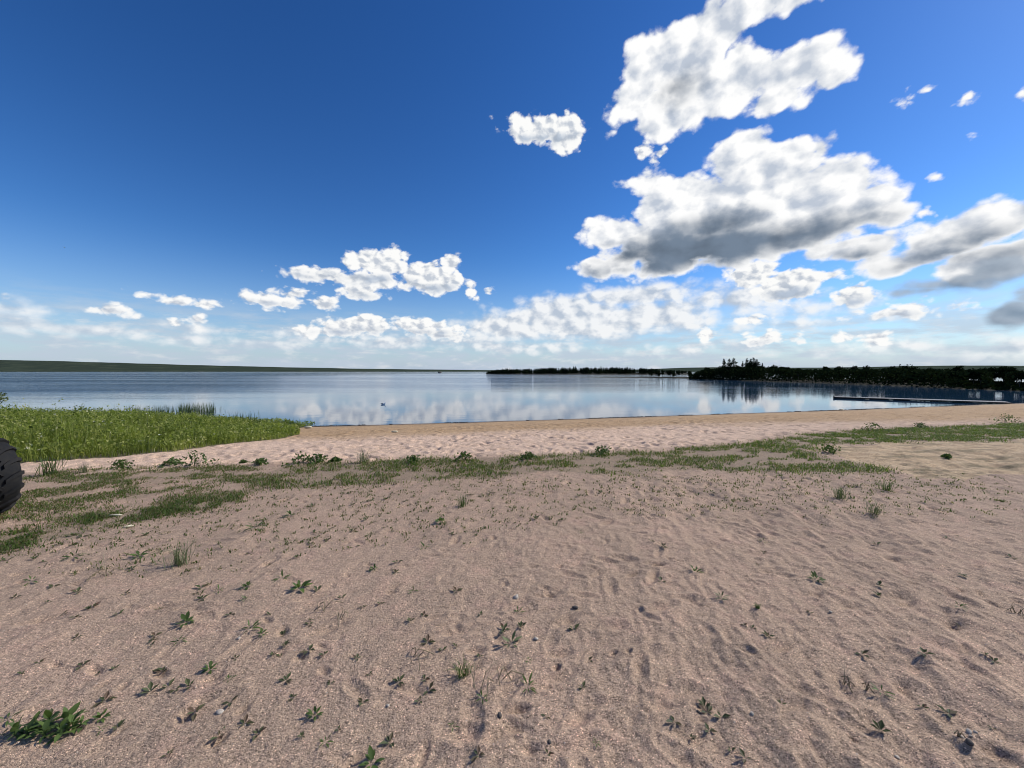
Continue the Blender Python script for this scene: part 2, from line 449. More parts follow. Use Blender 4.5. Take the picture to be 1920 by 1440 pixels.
def sand_material():
    m, t, b = material('sand')
    p = t.new('ShaderNodeNewGeometry').outputs['Position']
    base = t.ramp(t.noise(p, 0.9, 5, 0.6), [(0.30, (0.345, 0.248, 0.178)), (0.5, (0.402, 0.287, 0.205)), (0.72, (0.455, 0.316, 0.228))])
    pink = t.noise(t.v('ADD', p, (7, 3, 0)), 4.5, 4, 0.6)
    base = t.mix(t.m('MULTIPLY', t.ss(pink, 0.48, 0.72), 0.7), base, (0.465, 0.308, 0.228))
    pale = t.attr('pale'); ochre = t.attr('ochre'); wet = t.attr('wet'); damp = t.attr('damp'); soil = t.attr('soil')
    base = t.mix(pale, base, t.ramp(t.noise(p, 3.0, 4, 0.6), [(0.3, (0.58, 0.41, 0.295)), (0.7, (0.70, 0.505, 0.375))]))
    base = t.mix(ochre, base, t.ramp(t.noise(t.v('MULTIPLY', p, (1, 2.5, 1)), 2.2, 5, 0.65), [(0.32, (0.36, 0.25, 0.15)), (0.5, (0.50, 0.36, 0.22)), (0.68, (0.56, 0.42, 0.27))]))
    base = t.mix(damp, base, t.ramp(t.noise(t.v('MULTIPLY', p, (0.5, 2, 1)), 2.0, 5, 0.65), [(0.3, (0.31, 0.195, 0.095)), (0.6, (0.46, 0.305, 0.165))]))
    base = t.mix(soil, base, (0.11, 0.105, 0.055))
    base = t.mix(wet, base, (0.135, 0.100, 0.070))
    base = t.mix(t.m('MULTIPLY', t.ss(t.noise(t.v('MULTIPLY', p, (1.0, 0.6, 1.0)), 5.5, 5, 0.7), 0.5, 0.7), 0.22), base, (0.22, 0.165, 0.13))
    # coarse grains: mostly near the base colour, some pale quartz, some dark mineral
    cells = t.new('ShaderNodeTexVoronoi', feature='F1'); t.put(cells.inputs['Vector'], p); cells.inputs['Scale'].default_value = 230.0
    sepc = t.new('ShaderNodeSeparateColor'); t.put(sepc.inputs[0], cells.outputs['Color'])
    grain = t.ramp(sepc.outputs[0], [(0.0, (0.36, 0.35, 0.34)), (0.15, (0.72, 0.72, 0.71)), (0.5, (0.98, 0.98, 0.98)), (0.84, (1.22, 1.2, 1.17)), (0.965, (1.6, 1.58, 1.5)), (1.0, (2.5, 2.45, 2.3))])
    g2 = t.ramp(t.noise(p, 60.0, 3, 0.65), [(0.3, (0.78, 0.77, 0.76)), (0.5, (1, 1, 1)), (0.7, (1.16, 1.16, 1.15))])
    base = t.mix(1.0, base, grain, 'MULTIPLY'); base = t.mix(0.8, base, g2, 'MULTIPLY')
    t.l.new(base, b.inputs['Base Color'])
    b.inputs['Roughness'].default_value = 0.9
    t.put(b.inputs['Roughness'], t.ss(wet, 0, 1, 0.92, 0.75, 'LINEAR'))
    b.inputs['Specular IOR Level'].default_value = 0.25
    h = t.m('ADD', t.m('MULTIPLY', cells.outputs['Distance'], -0.35), t.m('MULTIPLY', t.noise(p, 60.0, 4, 0.65), 1.3))
    h = t.m('ADD', h, t.m('MULTIPLY', t.noise(p, 12.0, 3, 0.6), 2.0))
    bump(t, b, h, 0.8, 0.010)
    return m
SAND = sand_material()

def foliage(name, stops, rough=0.6, trans=0.35, tint='tint', spec=0.3):
    """leaf colour picked per blade or per leaf"""
    m, t, b = material(name)
    c = t.ramp(t.attr(tint), stops)
    t.l.new(c, b.inputs['Base Color']); b.inputs['Roughness'].default_value = rough
    b.inputs['Specular IOR Level'].default_value = spec
    tr = t.new('ShaderNodeBsdfTranslucent'); t.l.new(t.mix(1.0, c, (1.15, 1.25, 0.6), 'MULTIPLY'), tr.inputs[0])
    mx = t.new('ShaderNodeMixShader'); mx.inputs[0].default_value = trans
    t.l.new(b.outputs[0], mx.inputs[1]); t.l.new(tr.outputs[0], mx.inputs[2])
    t.l.new(mx.outputs[0], t.n['Material Output'].inputs[0])
    return m
GRASS = foliage('short_grass', trans=0.5, stops= [(0.0, (0.22, 0.17, 0.09)), (0.22, (0.19, 0.17, 0.075)), (0.34, (0.070, 0.100, 0.028)), (0.7, (0.115, 0.178, 0.036)), (1.0, (0.17, 0.22, 0.050))])
TALL = foliage('tall_vegetation', [(0.0, (0.085, 0.112, 0.024)), (0.5, (0.19, 0.235, 0.045)), (0.86, (0.29, 0.32, 0.075)), (0.97, (0.38, 0.38, 0.13)), (1.0, (0.66, 0.62, 0.44))], trans=0.5)
RUSH = foliage('rush', [(0.0, (0.045, 0.075, 0.030)), (1.0, (0.095, 0.130, 0.050))], trans=0.3)
WEED = foliage('weed_leaf', [(0.0, (0.055, 0.092, 0.026)), (1.0, (0.115, 0.17, 0.045))], trans=0.3)
WEED2 = foliage('weed_leaf_pale', [(0.0, (0.10, 0.13, 0.06)), (1.0, (0.16, 0.19, 0.09))], trans=0.25)
SPROUT = foliage('seedling_leaf', [(0.0, (0.070, 0.080, 0.040)), (0.6, (0.095, 0.115, 0.050)), (1.0, (0.15, 0.085, 0.065))], trans=0.3)
DRY = foliage('dry_stem', [(0.0, (0.20, 0.16, 0.095)), (1.0, (0.34, 0.29, 0.19))], trans=0.05)
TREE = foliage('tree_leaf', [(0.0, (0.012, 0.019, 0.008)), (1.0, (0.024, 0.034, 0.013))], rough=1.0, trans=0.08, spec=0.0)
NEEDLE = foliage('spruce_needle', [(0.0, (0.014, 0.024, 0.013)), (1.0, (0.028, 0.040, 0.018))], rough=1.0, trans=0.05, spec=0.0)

def plain(name, c, rough=0.7, nscale=None, c2=None, spec=0.4, bstr=0.0):
    m, t, b = material(name)
    if c2 is not None:
        p = t.new('ShaderNodeTexCoord').outputs['Object']
        n = t.noise(p, nscale, 5, 0.6)
        t.l.new(t.mix(t.ss(n, 0.35, 0.68), c, c2), b.inputs['Base Color'])
        if bstr: bump(t, b, n, bstr, 0.02)
    else: b.inputs['Base Color'].default_value = c4(c)
    b.inputs['Roughness'].default_value = rough; b.inputs['Specular IOR Level'].default_value = spec
    return m
BARK = plain('bark', (0.05, 0.042, 0.034), 0.9, 6.0, (0.09, 0.078, 0.065))
RUBBER = plain('tyre_rubber', (0.008, 0.0085, 0.010), 0.8, 14.0, (0.016, 0.015, 0.014), 0.25, 0.15)
PAINT = plain('vehicle_plastic', (0.02, 0.022, 0.028), 0.4, 5.0, (0.03, 0.032, 0.038))
METAL = plain('dark_metal', (0.10, 0.10, 0.105), 0.45, 30.0, (0.16, 0.16, 0.16))
WOOD = plain('weathered_wood', (0.022, 0.020, 0.018), 0.8, 7.0, (0.045, 0.041, 0.036), 0.3, 0.2)
DECK = plain('grey_deck_board', (0.13, 0.125, 0.12), 0.7, 9.0, (0.22, 0.21, 0.20), 0.4, 0.2)
STONE = plain('stone_pale', (0.34, 0.29, 0.24), 0.85, 3.0, (0.54, 0.48, 0.41), 0.2, 0.2)
STONE2 = plain('stone_dark', (0.06, 0.050, 0.044), 0.85, 40.0, (0.13, 0.11, 0.095), 0.3, 0.2)
FEATHER = plain('white_feather', (0.72, 0.72, 0.70), 0.8, 12.0, (0.80, 0.80, 0.78))
FEATHER2 = plain('grey_feather', (0.10, 0.11, 0.12), 0.8, 12.0, (0.17, 0.18, 0.19))
BEAK = plain('beak', (0.45, 0.26, 0.05), 0.5)
CHIP = plain('bleached_wood', (0.62, 0.55, 0.36), 0.7, 20.0, (0.72, 0.66, 0.48))

# ------------------------------------------------------------------ ground: the beach, one sheet
def build_ground():
    r_in = np.concatenate([np.geomspace(0.05, 0.9, 12)[:-1], np.geomspace(0.9, 34, 900), np.geomspace(34, 400, 40)[1:]])
    a_f = np.linspace(-62, 62, 620)
    a_b = np.linspace(62, 298, 70)[1:-1]
    ang = np.radians(np.concatenate([a_f, a_b]))
    Rr, A = np.meshgrid(r_in, ang, indexing='ij')
    x, y = Rr * np.sin(A), Rr * np.cos(A)
    z = H0(x, y); s = shore_s(x, y)
    near_ = 1 - sst(Rr, 14, 30)
    land = sst(s, 0.2, 1.5)
    d_pix = 740 / np.maximum(y, 0.5)
    veg = inpoly(x, y, VEG)
    # beach strip behind the grass: trodden, pale; damp band towards the water
    back = P(0, 0)[1] if False else 0
    ys = np.interp(x, _sx, _sy)
    gx = np.array([p[0] for p in wpoly([(-200, 930), (50, 888), (300, 880), (560, 868), (850, 858), (1000, 852), (1150, 847), (1300, 838), (1480, 818), (1700, 800), (2080, 788)])])
    gy = np.array([p[1] for p in wpoly([(-200, 930), (50, 888), (300, 880), (560, 868), (850, 858), (1000, 852), (1150, 847), (1300, 838), (1480, 818), (1700, 800), (2080, 788)])])
    o = np.argsort(gx); gline = np.interp(x, gx[o], gy[o])
    w1 = 0.35 * fbm(x * 0.7, y * 0.7 + 4, 3)
    beach = sst(y - gline + w1, -0.25, 0.45)
    damp = sst(s + 0.9 * fbm(x * 0.35, y * 0.5 + 8, 3) - 3.0 * sst(x, 6, 20), 7.4, 4.6) * (y > 0)
    wetm = sst(s + 0.25 * fbm(x * 0.9, y * 0.9, 3), 0.95, 0.35)
    ochre = soft(x, y, Z_OCHRE, 0.5, 0.8).astype(float)
    pale = beach * (0.95 - 0.45 * sst(x, 2, 16)) * (1 - 0.5 * sst(x + 0 * y, 14, 30))
    soil = np.where(veg, 1.0, 0.0) * 0.9
    sparse = soft(x, y, G_LEFT, 0.35, 0.9) * sst(fbm(x * 1.3, y * 1.3 + 2, 3), -0.15, 0.35) * 0.28
    gm = (soft(x, y, G_MAIN, 0.3, 1.0) | soft(x, y, G_LINE, 0.2, 1.2))
    soil = np.maximum(np.maximum(soil, sparse), gm * 0.35)
    soil = np.maximum(soil, ochre * sst(fbm(x * 0.9, y * 4.6 + 3, 4, 0.6), 0.08, 0.34) * 0.55)
    # relief
    u = x * 0.30 + y * 0.95; v = x * 0.95 - y * 0.30
    rel = 0.028 * fbm(u * 1.3, v * 2.3, 4, 0.58) * (0.35 + 0.9 * sst(fbm(x * 0.55 + 6, y * 0.55, 2), -0.3, 0.4)) + 0.014 * np.abs(fbm(u * 3.4 + 5, v * 6.2, 3, 0.6)) + 0.005 * fbm(x * 11, y * 11, 3)
    right = sst(x / np.maximum(y, 0.4), -0.5, 0.8)
    rel *= (0.55 + 1.0 * right) * (1 - 0.6 * gm)
    dz = rel * near_ * land * (1 - 0.25 * beach)
    dz += beach * land * (0.018 * fbm(x * 2.6 + 3, y * 2.6, 3, 0.55)) * (1 - 0.75 * damp)
    dz += ochre * 0.03 * fbm(x * 0.9, y * 3.2, 3) * near_
    # trodden hollows: heel marks and footprints with pushed-up rims
    lr = r_in
    def dent(cx, cy, a, L, Wd, dep, rim):
        rr = math.hypot(cx, cy); ext = L * 2.6
        i0, i1 = np.searchsorted(lr, rr - ext), np.searchsorted(lr, rr + ext)
        if i1 <= i0: return
        th = math.atan2(cx, cy); da = min(3.0, ext / max(rr - ext, 0.3))
        cols = np.where(np.abs((ang[:] - th + math.pi) % (2 * math.pi) - math.pi) < da)[0]
        if len(cols) == 0: return
        sl = np.ix_(np.arange(i0, i1), cols)
        dx, dy = x[sl] - cx, y[sl] - cy
        p = (dx * math.cos(a) + dy * math.sin(a)) / L; q = (-dx * math.sin(a) + dy * math.cos(a)) / Wd
        r2 = p * p + q * q
        dz[sl] += -dep * np.exp(-r2 * 1.4) + rim * np.exp(-((np.sqrt(r2) - 1.35) / 0.38) ** 2)
    g = np.random.default_rng(11)
    for _ in range(900):                                    # open sand in front
        cy = 0.9 + 8 * g.random() ** 1.3; cx = (g.random() * 2.9 - 1.3) * cy
        if cx < -0.1 * cy and g.random() < 0.45: continue
        k = 0.5 + g.random() * 0.8
        dent(cx, cy, g.normal(0.35, 0.7), 0.09 * k, 0.034 * k, 0.013 * k * (0.4 + g.random()), 0.005 * k)
    for _ in range(150):                                    # small pits
        cy = 0.9 + 5 * g.random() ** 1.3; cx = (g.random() * 2.7 - 1.3) * cy
        k = 0.018 + 0.018 * g.random()
        dent(cx, cy, g.random() * 3, k * 1.3, k * 0.8, k * 0.5, k * 0.12)
    for _ in range(5200):                                   # the trodden strip before the water
        cx = g.random() * 44 - 14; yb = np.interp(cx, gx[o], gy[o]); ysx = np.interp(cx, _sx, _sy)
        cy = yb + (ysx - 2.6 - yb) * g.random()
        if bool(inpoly(np.array(cx), np.array(cy), VEG)): continue
        k = 0.7 + 0.7 * g.random()
        dent(cx, cy, g.normal(0.9, 0.9), 0.11 * k, 0.06 * k, 0.026 * k, 0.009 * k)
    for (px, py, L, Wd, dep) in [(1043, 1250, .028, .022, .035), (1150, 1223, .026, .02, .022), (1178, 1223, .026, .02, .026), (1662, 1237, .04, .022, .018),
                                 (1722, 1256, .08, .035, .02), (1692, 1285, .07, .03, .02), (1245, 991, .05, .03, .03), (1187, 1077, .07, .03, .03),
                                 (1515, 992, .05, .035, .03), (1070, 1165, .05, .03, .022), (500, 1165, .05, .03, .022), (300, 1265, .06, .035, .024),
                                 (1470, 1218, .08, .03, .026), (1500, 1330, .06, .04, .02), (1800, 1107, .04, .025, .03), (1835, 1113, .045, .02, .03),
                                 (180, 1258, .07, .03, .02), (1700, 1130, .10, .045, .03), (1235, 1060, .08, .035, .03), (1465, 1320, .04, .03, .02)]:
        cx, cy, _ = P(px, py); dent(cx, cy, 0.5 * (1 if px > 960 else -1), L * 0.9, Wd * 0.72, dep * 0.7, dep * 0.2)
    z = z + dz
    nr, na = x.shape
    i = np.arange(nr - 1)[:, None]; j = np.arange(na)[None, :]
    f = np.stack([i * na + j, i * na + (j + 1) % na, (i + 1) * na + (j + 1) % na, (i + 1) * na + j], -1).reshape(-1, 4)
    verts = np.stack([x, y, z], -1).reshape(-1, 3)
    verts = np.vstack([verts, [[0, 0, float(z[0].mean())]]])
    fan = np.stack([np.full(na, nr * na), (np.arange(na) + 1) % na, np.arange(na)], -1)
    flat = lambda a: np.append(np.broadcast_to(a, x.shape).ravel(), 0.0)
    me = np_mesh('ground', verts, [f[:, ::-1], fan[:, ::-1]], SAND, True,
                 {'pale': flat(pale), 'ochre': flat(ochre * (1 - 0.3 * gm)), 'wet': flat(wetm), 'damp': flat(damp * 0.9), 'soil': flat(soil)})
    return obj('ground', me, label='pinkish brown sandy beach sloping down to the lake', kind='structure'), (r_in, ang, z)
ground, (G_r, G_a, G_z) = build_ground()
def Z(x, y):
    """height of the finished ground"""
    x = np.asarray(x, float); y = np.asarray(y, float)
    r = np.hypot(x, y); a = np.arctan2(x, y)
    nf = 620
    i = np.clip(np.searchsorted(G_r, r) - 1, 0, len(G_r) - 2); ti = np.clip((r - G_r[i]) / (G_r[i + 1] - G_r[i]), 0, 1)
    ja = np.clip((a - G_a[0]) / (G_a[nf - 1] - G_a[0]) * (nf - 1), 0, nf - 1.001); j = ja.astype(int); tj = ja - j
    z = (G_z[i, j] * (1 - tj) + G_z[i, j + 1] * tj) * (1 - ti) + (G_z[i + 1, j] * (1 - tj) + G_z[i + 1, j + 1] * tj) * ti
    return np.where(np.abs(a) < 1.08, z, H0(x, y))
def PZ(px, py):
    x, y, _ = P(px, py); return x, y, float(Z(x, y))

# ------------------------------------------------------------------ water
def build_water():
    m, t, b = material('lake_water')
    p = t.new('ShaderNodeNewGeometry').outputs['Position']
    b.inputs['Base Color'].default_value = (0.018, 0.056, 0.112, 1)
    b.inputs['Roughness'].default_value = 0.03
    b.inputs['IOR'].default_value = 1.333
    sx = t.new('ShaderNodeSeparateXYZ'); t.put(sx.inputs[0], p)
    dist = t.v('LENGTH', p)
    # wind lanes: ruffled far out, calm streaks between, glassy near the beach
    lanes = t.noise(t.v('MULTIPLY', p, (0.006, 0.03, 0)), 1.0, 4, 0.6)
    lanes2 = t.noise(t.v('MULTIPLY', p, (0.03, 0.22, 0)), 1.0, 3, 0.6)
    ruff = t.m('MULTIPLY', t.ss(dist, 30, 95), t.ss(lanes, 0.36, 0.58, 0.25, 1.0))
    ruff = t.m('MULTIPLY', ruff, t.ss(dist, 2600, 3400, 1.0, 0.05))
    ruff = t.m('MULTIPLY', ruff, t.ss(lanes2, 0.35, 0.6, 0.6, 1.1))
    ruff = t.m('MULTIPLY', ruff, t.ss(t.m('DIVIDE', sx.outputs[0], t.m('MAXIMUM', sx.outputs[1], 1.0)), -0.9, 0.75, 2.4, 0.14))
    amp = t.m('ADD', 0.013, ruff)
    w1 = t.noise(t.v('MULTIPLY', p, (0.55, 1.5, 0)), 1.0, 4, 0.6)
    w2 = t.noise(t.v('MULTIPLY', p, (2.0, 4.5, 0)), 1.0, 3, 0.55)
    h = t.m('MULTIPLY', t.m('ADD', w1, t.m('MULTIPLY', w2, 0.35)), amp)
    bump(t, b, h, 1.0, 0.17)
    r = np.concatenate([[0], np.geomspace(12, 30000, 60)]); a = np.linspace(0, 2 * np.pi, 97)[:-1]
    v = [(0, 0, ZW)]; f = []
    for k, rr in enumerate(r[1:]):
        v += [(rr * math.sin(q), rr * math.cos(q), ZW) for q in a]
    n = 96
    f3 = [(0, 1 + (k + 1) % n, 1 + k) for k in range(n)]
    f4 = [(1 + i * n + k, 1 + i * n + (k + 1) % n, 1 + (i + 1) * n + (k + 1) % n, 1 + (i + 1) * n + k) for i in range(len(r) - 2) for k in range(n)]
    me = np_mesh('water', np.array(v), [np.array(f3), np.array(f4)[:, ::-1]], m, True)
    return obj('water', me, label='calm blue lake reflecting the clouds', kind='structure')
build_water()

# ------------------------------------------------------------------ far hills
def ridge(name, px_tops, depth, label, back=2500, seed=0):
    m, t, b = material(name + '_forest')
    p = t.new('ShaderNodeNewGeometry').outputs['Position']
    n = t.noise(t.v('MULTIPLY', p, (1, 1, 3)), 0.004, 6, 0.65)
    n2 = t.noise(p, 0.03, 4, 0.7)
    c = t.mix(t.ss(n, 0.45, 0.68), (0.040, 0.054, 0.040), (0.066, 0.082, 0.054))
    c = t.mix(t.m('MULTIPLY', t.ss(n2, 0.5, 0.7), 0.5), c, (0.030, 0.047, 0.032))
    t.l.new(c, b.inputs['Base Color']); b.inputs['Roughness'].default_value = 1.0; b.inputs['Specular IOR Level'].default_value = 0.0
    xs = np.array([(q[0] - CXP) / F * depth for q in px_tops]); hs_ = np.array([CAMZ + (HY - q[1]) / F * depth for q in px_tops])
    X = np.linspace(xs[0], xs[-1], 420); top = np.interp(X, xs, hs_) + (fbm(X / 700 + seed, X * 0 + seed, 5, 0.55)) * 0.10 * (np.interp(X, xs, hs_) - ZW)
    prof = [(-0.35, ZW - 3), (-0.345, ZW + 2), (-0.25, 0.22), (-0.12, 0.62), (0.0, 1.0), (0.3, 1.03), (1.0, 0.8)]
    rows = []
    for k, (q, hh) in enumerate(prof):
        wob = fbm(X / 500 + seed + k, X * 0 + k, 3) * 0.03 * depth * 0.3
        yy = depth * (1 + (q * 0.6 if q < 0 else 0)) + (q * back if q > 0 else 0) + (wob if 1 < k < 4 else 0)
        zz = np.full_like(X, hh) if k < 2 else np.maximum(ZW - 3 + 0 * X, ZW + (top - ZW) * hh)
        rows.append(np.stack([X * (yy / depth if q < 0 else 1 + 0 * X), yy + 0 * X, zz], -1))
    V = np.concatenate(rows); n_ = len(X)
    f = np.array([(i * n_ + j, i * n_ + j + 1, (i + 1) * n_ + j + 1, (i + 1) * n_ + j) for i in range(len(prof) - 1) for j in range(n_ - 1)])
    return obj(name, np_mesh(name, V, f, m, True), label=label, kind='structure')
ridge('far_hills', [(-4000, 690), (-2500, 668), (-1200, 655), (-500, 664), (0, 675.5), (200, 681), (420, 686.5), (620, 690.5), (800, 692.8), (1000, 694.6), (1200, 695.2), (1500, 696)], 6000,
      'long low wooded hill along the far shore of the lake, falling towards the middle', seed=2)
ridge('distant_hills', [(1050, 696.2), (1180, 695.2), (1260, 691.5), (1330, 688.5), (1450, 689.5), (1600, 688.8), (1700, 687.6), (1800, 685.5), (1880, 685.5), (2000, 687), (2600, 680), (4000, 676), (5500, 690)], 5200,
      'low grey-green hill beyond the wooded shore', seed=9)

# ------------------------------------------------------------------ trees: prototypes
def cards(n, pos, size, seed, up=0.0):
    """n small ragged leaf clumps (three-sided and four-sided faces) about given points"""
    g = np.random.default_rng(seed)
    d = g.normal(size=(n, 3)); d /= np.linalg.norm(d, axis=1)[:, None]
    e = g.normal(size=(n, 3)); e[:, 2] += up; e -= d * (e * d).sum(1)[:, None]; e /= np.linalg.norm(e, axis=1)[:, None]
    s = size * (0.6 + 0.8 * g.random((n, 1)))
    q = [pos + d * s, pos + e * s * 0.7, pos - d * s * 0.9, pos - e * s * 0.6]
    V = np.stack(q, 1).reshape(-1, 3); f = np.arange(4 * n).reshape(-1, 4)
    return V, f, np.repeat(g.random(n), 4)

def spruce_meshes(seed, h=6.0, w=1.0):
    g = np.random.default_rng(seed)
    n = 900
    t_ = 1 - np.sqrt(g.random(n)) * 0.95
    tier = np.floor(t_ * 15) / 15; t_ = np.clip(tier + (t_ - tier) * 0.55, 0.03, 1)
    r = (1 - t_) ** 0.85 * w * (0.35 + 0.75 * g.random(n)) * (0.85 + 0.3 * np.sin(tier * 61 + seed))
    a = g.random(n) * 6.283
    pos = np.stack([r * np.cos(a), r * np.sin(a), h * (0.07 + 0.93 * t_) - r * 0.28], -1)
    V, f, tint = cards(n, pos, 0.17, seed, 0.0)
    tip = np.array([[0.03, 0, h], [-0.04, 0.03, h * 0.93], [-0.02, -0.05, h * 0.93]])
    cr = np_mesh('spruce_crown', V, f, NEEDLE, False, {'tint': tint})
    mb = MB(); mb.tube([(0, 0, -0.3), (0.01, 0, h * 0.5), (0, 0, h * 0.99)], [0.10 * h / 6, 0.06 * h / 6, 0.012], 6)
    return mb.mesh('spruce_trunk', BARK, True), cr

def leafy_meshes(seed, h=3.0, w=1.2, bare=0.2, n=1000, leaf=0.14):
    g = np.random.default_rng(seed)
    lobes = [(g.normal(0, 0.38 * w), g.normal(0, 0.38 * w), h * (bare + (1 - bare) * (0.25 + 0.65 * g.random())), w * (0.38 + 0.25 * g.random())) for _ in range(9)]
    lobes.append((0, 0, h - w * 0.35, w * 0.36))
    per = n // len(lobes); pts = []
    for (cx, cy, cz, r) in lobes:
        d = g.normal(size=(per, 3)); d /= np.linalg.norm(d, axis=1)[:, None]
        pts.append(np.array([cx, cy, cz]) + d * (r * g.random((per, 1)) ** 0.45) * np.array([1, 1, 0.85]))
    pts = np.concatenate(pts); pts = pts[pts[:, 2] > h * bare * 0.8]
    V, f, tint = cards(len(pts), pts, leaf, seed)
    cr = np_mesh('tree_crown', V, f, TREE, False, {'tint': tint})
    mb = MB()
    mb.tube([(0, 0, -0.3), (0.05 * w, 0, h * 0.35), (0, 0.04, h * 0.85)], [0.06 * h / 3, 0.045 * h / 3, 0.01], 6)
    for (cx, cy, cz, r) in lobes[:7]:
        mb.tube([(0.02, 0, h * bare * 0.8), (cx * 0.5, cy * 0.5, (h * bare * 0.8 + cz) / 2 + 0.1), (cx, cy, cz)], [0.03 * h / 3, 0.02 * h / 3, 0.008], 5)
    return mb.mesh('tree_trunk', BARK, True), cr

def tree(name, meshes, loc, scale, rz, label, cat, group):
    e = obj(name, None, loc=loc, rot=(0, 0, rz), scale=scale, label=label, cat=cat, group=group)
    obj('trunk', meshes[0], e); obj('crown', meshes[1], e)
    return e

SPR = [spruce_meshes(31 + k, 6.0, w) for k, w in enumerate((1.0, 1.25, 0.9, 1.5))]
LEAFY = [leafy_meshes(51 + k, 3.0, w, b) for k, (w, b) in enumerate(((1.35, 0.12), (1.1, 0.25), (1.6, 0.1), (0.95, 0.3)))]

# ------------------------------------------------------------------ headland on the right, spit, far wood
BANK_PX = [(1290, 711), (1340, 712.5), (1400, 714.5), (1480, 717), (1560, 719.5), (1640, 722.5), (1720, 726), (1800, 729.5), (1920, 734), (2050, 738.5)]
bank = np.array([on_plane(px, py, ZW) for px, py in BANK_PX])
EARTH = plain('peaty_bank', (0.028, 0.026, 0.019), 0.95, 0.8, (0.050, 0.050, 0.030), 0.1, 0.3)
def land_strip(name, line, widths, hgt, label, mat):
    """low land: a shore line, sloping up to a crest and down again behind"""
    n = 160
    tt = np.linspace(0, len(line) - 1, n); L = np.stack([np.interp(tt, np.arange(len(line)), line[:, k]) for k in (0, 1)], -1)
    wd = np.interp(tt, np.arange(len(line)), widths)
    dr = np.gradient(L, axis=0); dr /= np.linalg.norm(dr, axis=1)[:, None]
    nrm = np.stack([-dr[:, 1], dr[:, 0]], -1)
    side = 1 if (nrm[n // 2] @ np.array([1.0, 0.35])) > 0 else -1
    nrm *= side
    prof = [(-0.05, -0.6), (0.0, -0.02), (0.04, 0.12), (0.15, 0.35), (0.4, 0.8), (0.6, 1.0), (0.85, 0.5), (1.0, -0.02), (1.1, -0.7)]
    rows = []
    for k, (q, hh) in enumerate(prof):
        p = L + nrm * (wd * q)[:, None] + nrm * (0.35 * fbm(tt * 2.3, tt * 0 + k, 3))[:, None]
        z = ZW + hh * hgt * np.clip(wd / max(widths), 0.15, 1) + 0.06 * fbm(tt * 1.9 + k, tt * 0 + 4, 3)
        rows.append(np.stack([p[:, 0], p[:, 1], z], -1))
    V = np.concatenate(rows)
    f = np.array([(i * n + j, i * n + j + 1, (i + 1) * n + j + 1, (i + 1) * n + j) for i in range(len(prof) - 1) for j in range(n - 1)])
    if side > 0: f = f[:, ::-1]
    obj(name, np_mesh(name, V, f, mat, True), label=label, kind='structure')
    def at(t, q):
        i = t * (n - 1); a = int(min(i, n - 2)); k = i - a
        p = L[a] * (1 - k) + L[a + 1] * k; nn = nrm[a]; w_ = wd[a] * (1 - k) + wd[a + 1] * k
        return p[0] + nn[0] * w_ * q, p[1] + nn[1] * w_ * q, ZW + np.interp(q, [c[0] for c in prof], [c[1] for c in prof]) * hgt * max(0.15, w_ / max(widths))
    return at
head_at = land_strip('headland', bank, [3, 10, 16, 20, 20, 20, 18, 14, 12, 12], 0.7, 'low dark wooded headland on the right shore of the bay', EARTH)

SKYLINE = [(1290, 706), (1306, 697), (1322, 690), (1360, 685.5), (1400, 684), (1440, 685.5), (1470, 689), (1500, 690.5), (1540, 690), (1570, 689), (1640, 689), (1680, 686), (1720, 688.5), (1760, 689), (1800, 690), (1860, 691), (1920, 691), (2060, 690)]
skx, sky_ = np.array(SKYLINE).T
g = np.random.default_rng(5)
WOODLAB = 'dark leafy tree in the low backlit wood along the headland'
for k in range(150):
    t_ = (k + g.random()) / 150; q = 0.22 + 0.6 * g.random()
    x, y, z = head_at(t_, q)
    px = CXP + x / y * F
    if px > 1990: continue
    lim = CAMZ + (HY - np.interp(px, skx, sky_)) / F * y
    h = (lim - z) * (0.80 + 0.30 * g.random() ** 2.2)
    if h < 0.5: continue
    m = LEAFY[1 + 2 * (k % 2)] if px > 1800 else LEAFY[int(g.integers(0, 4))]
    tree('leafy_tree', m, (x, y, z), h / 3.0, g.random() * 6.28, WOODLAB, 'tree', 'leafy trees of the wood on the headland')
SPRUCES = [(1357, 672, 0.9, 2, 'lone narrow spruce at the outer end of the spruce group on the point'),
           (1367, 671.5, 1.0, 0, 'dark spruce second from the water on the wooded point'),
           (1375, 670, 1.3, 1, 'broad spruce with drooping right side, third from the water on the point'),
           (1392, 677, 0.7, 2, 'small slender spruce between the two spruce clumps on the point'),
           (1400, 671, 1.0, 0, 'tall spruce at the near side of the gap in the spruce group'),
           (1407, 672, 0.9, 2, 'slim spruce squeezed in the middle of the inner spruce clump'),
           (1412, 670, 1.0, 0, 'tallest spruce of the inner clump on the point'),
           (1418, 673, 1.3, 3, 'wide spruce at the inland edge of the spruce clump on the point'),
           (1429, 680, 0.7, 2, 'little spruce just inland of the spruce clump'),
           (1687, 682.5, 0.9, 0, 'single spruce top rising above the middle of the headland wood')]
for (px, ty, w, k, lab) in SPRUCES:
    t_ = float(np.interp(px, [CXP + F * head_at(q, 0.45)[0] / head_at(q, 0.45)[1] for q in np.linspace(0, 1, 60)], np.linspace(0, 1, 60)))
    x, y, z = head_at(t_, 0.45)
    h = CAMZ + (HY - ty) / F * y - z
    e = tree('spruce_tree', SPR[k], (x, y, z), h / 6.0, px * 1.7, lab, 'tree', 'spruces on the point')
    e.scale = (h / 6.0 * w * 1.8, h / 6.0 * w * 1.8, h / 6.0)

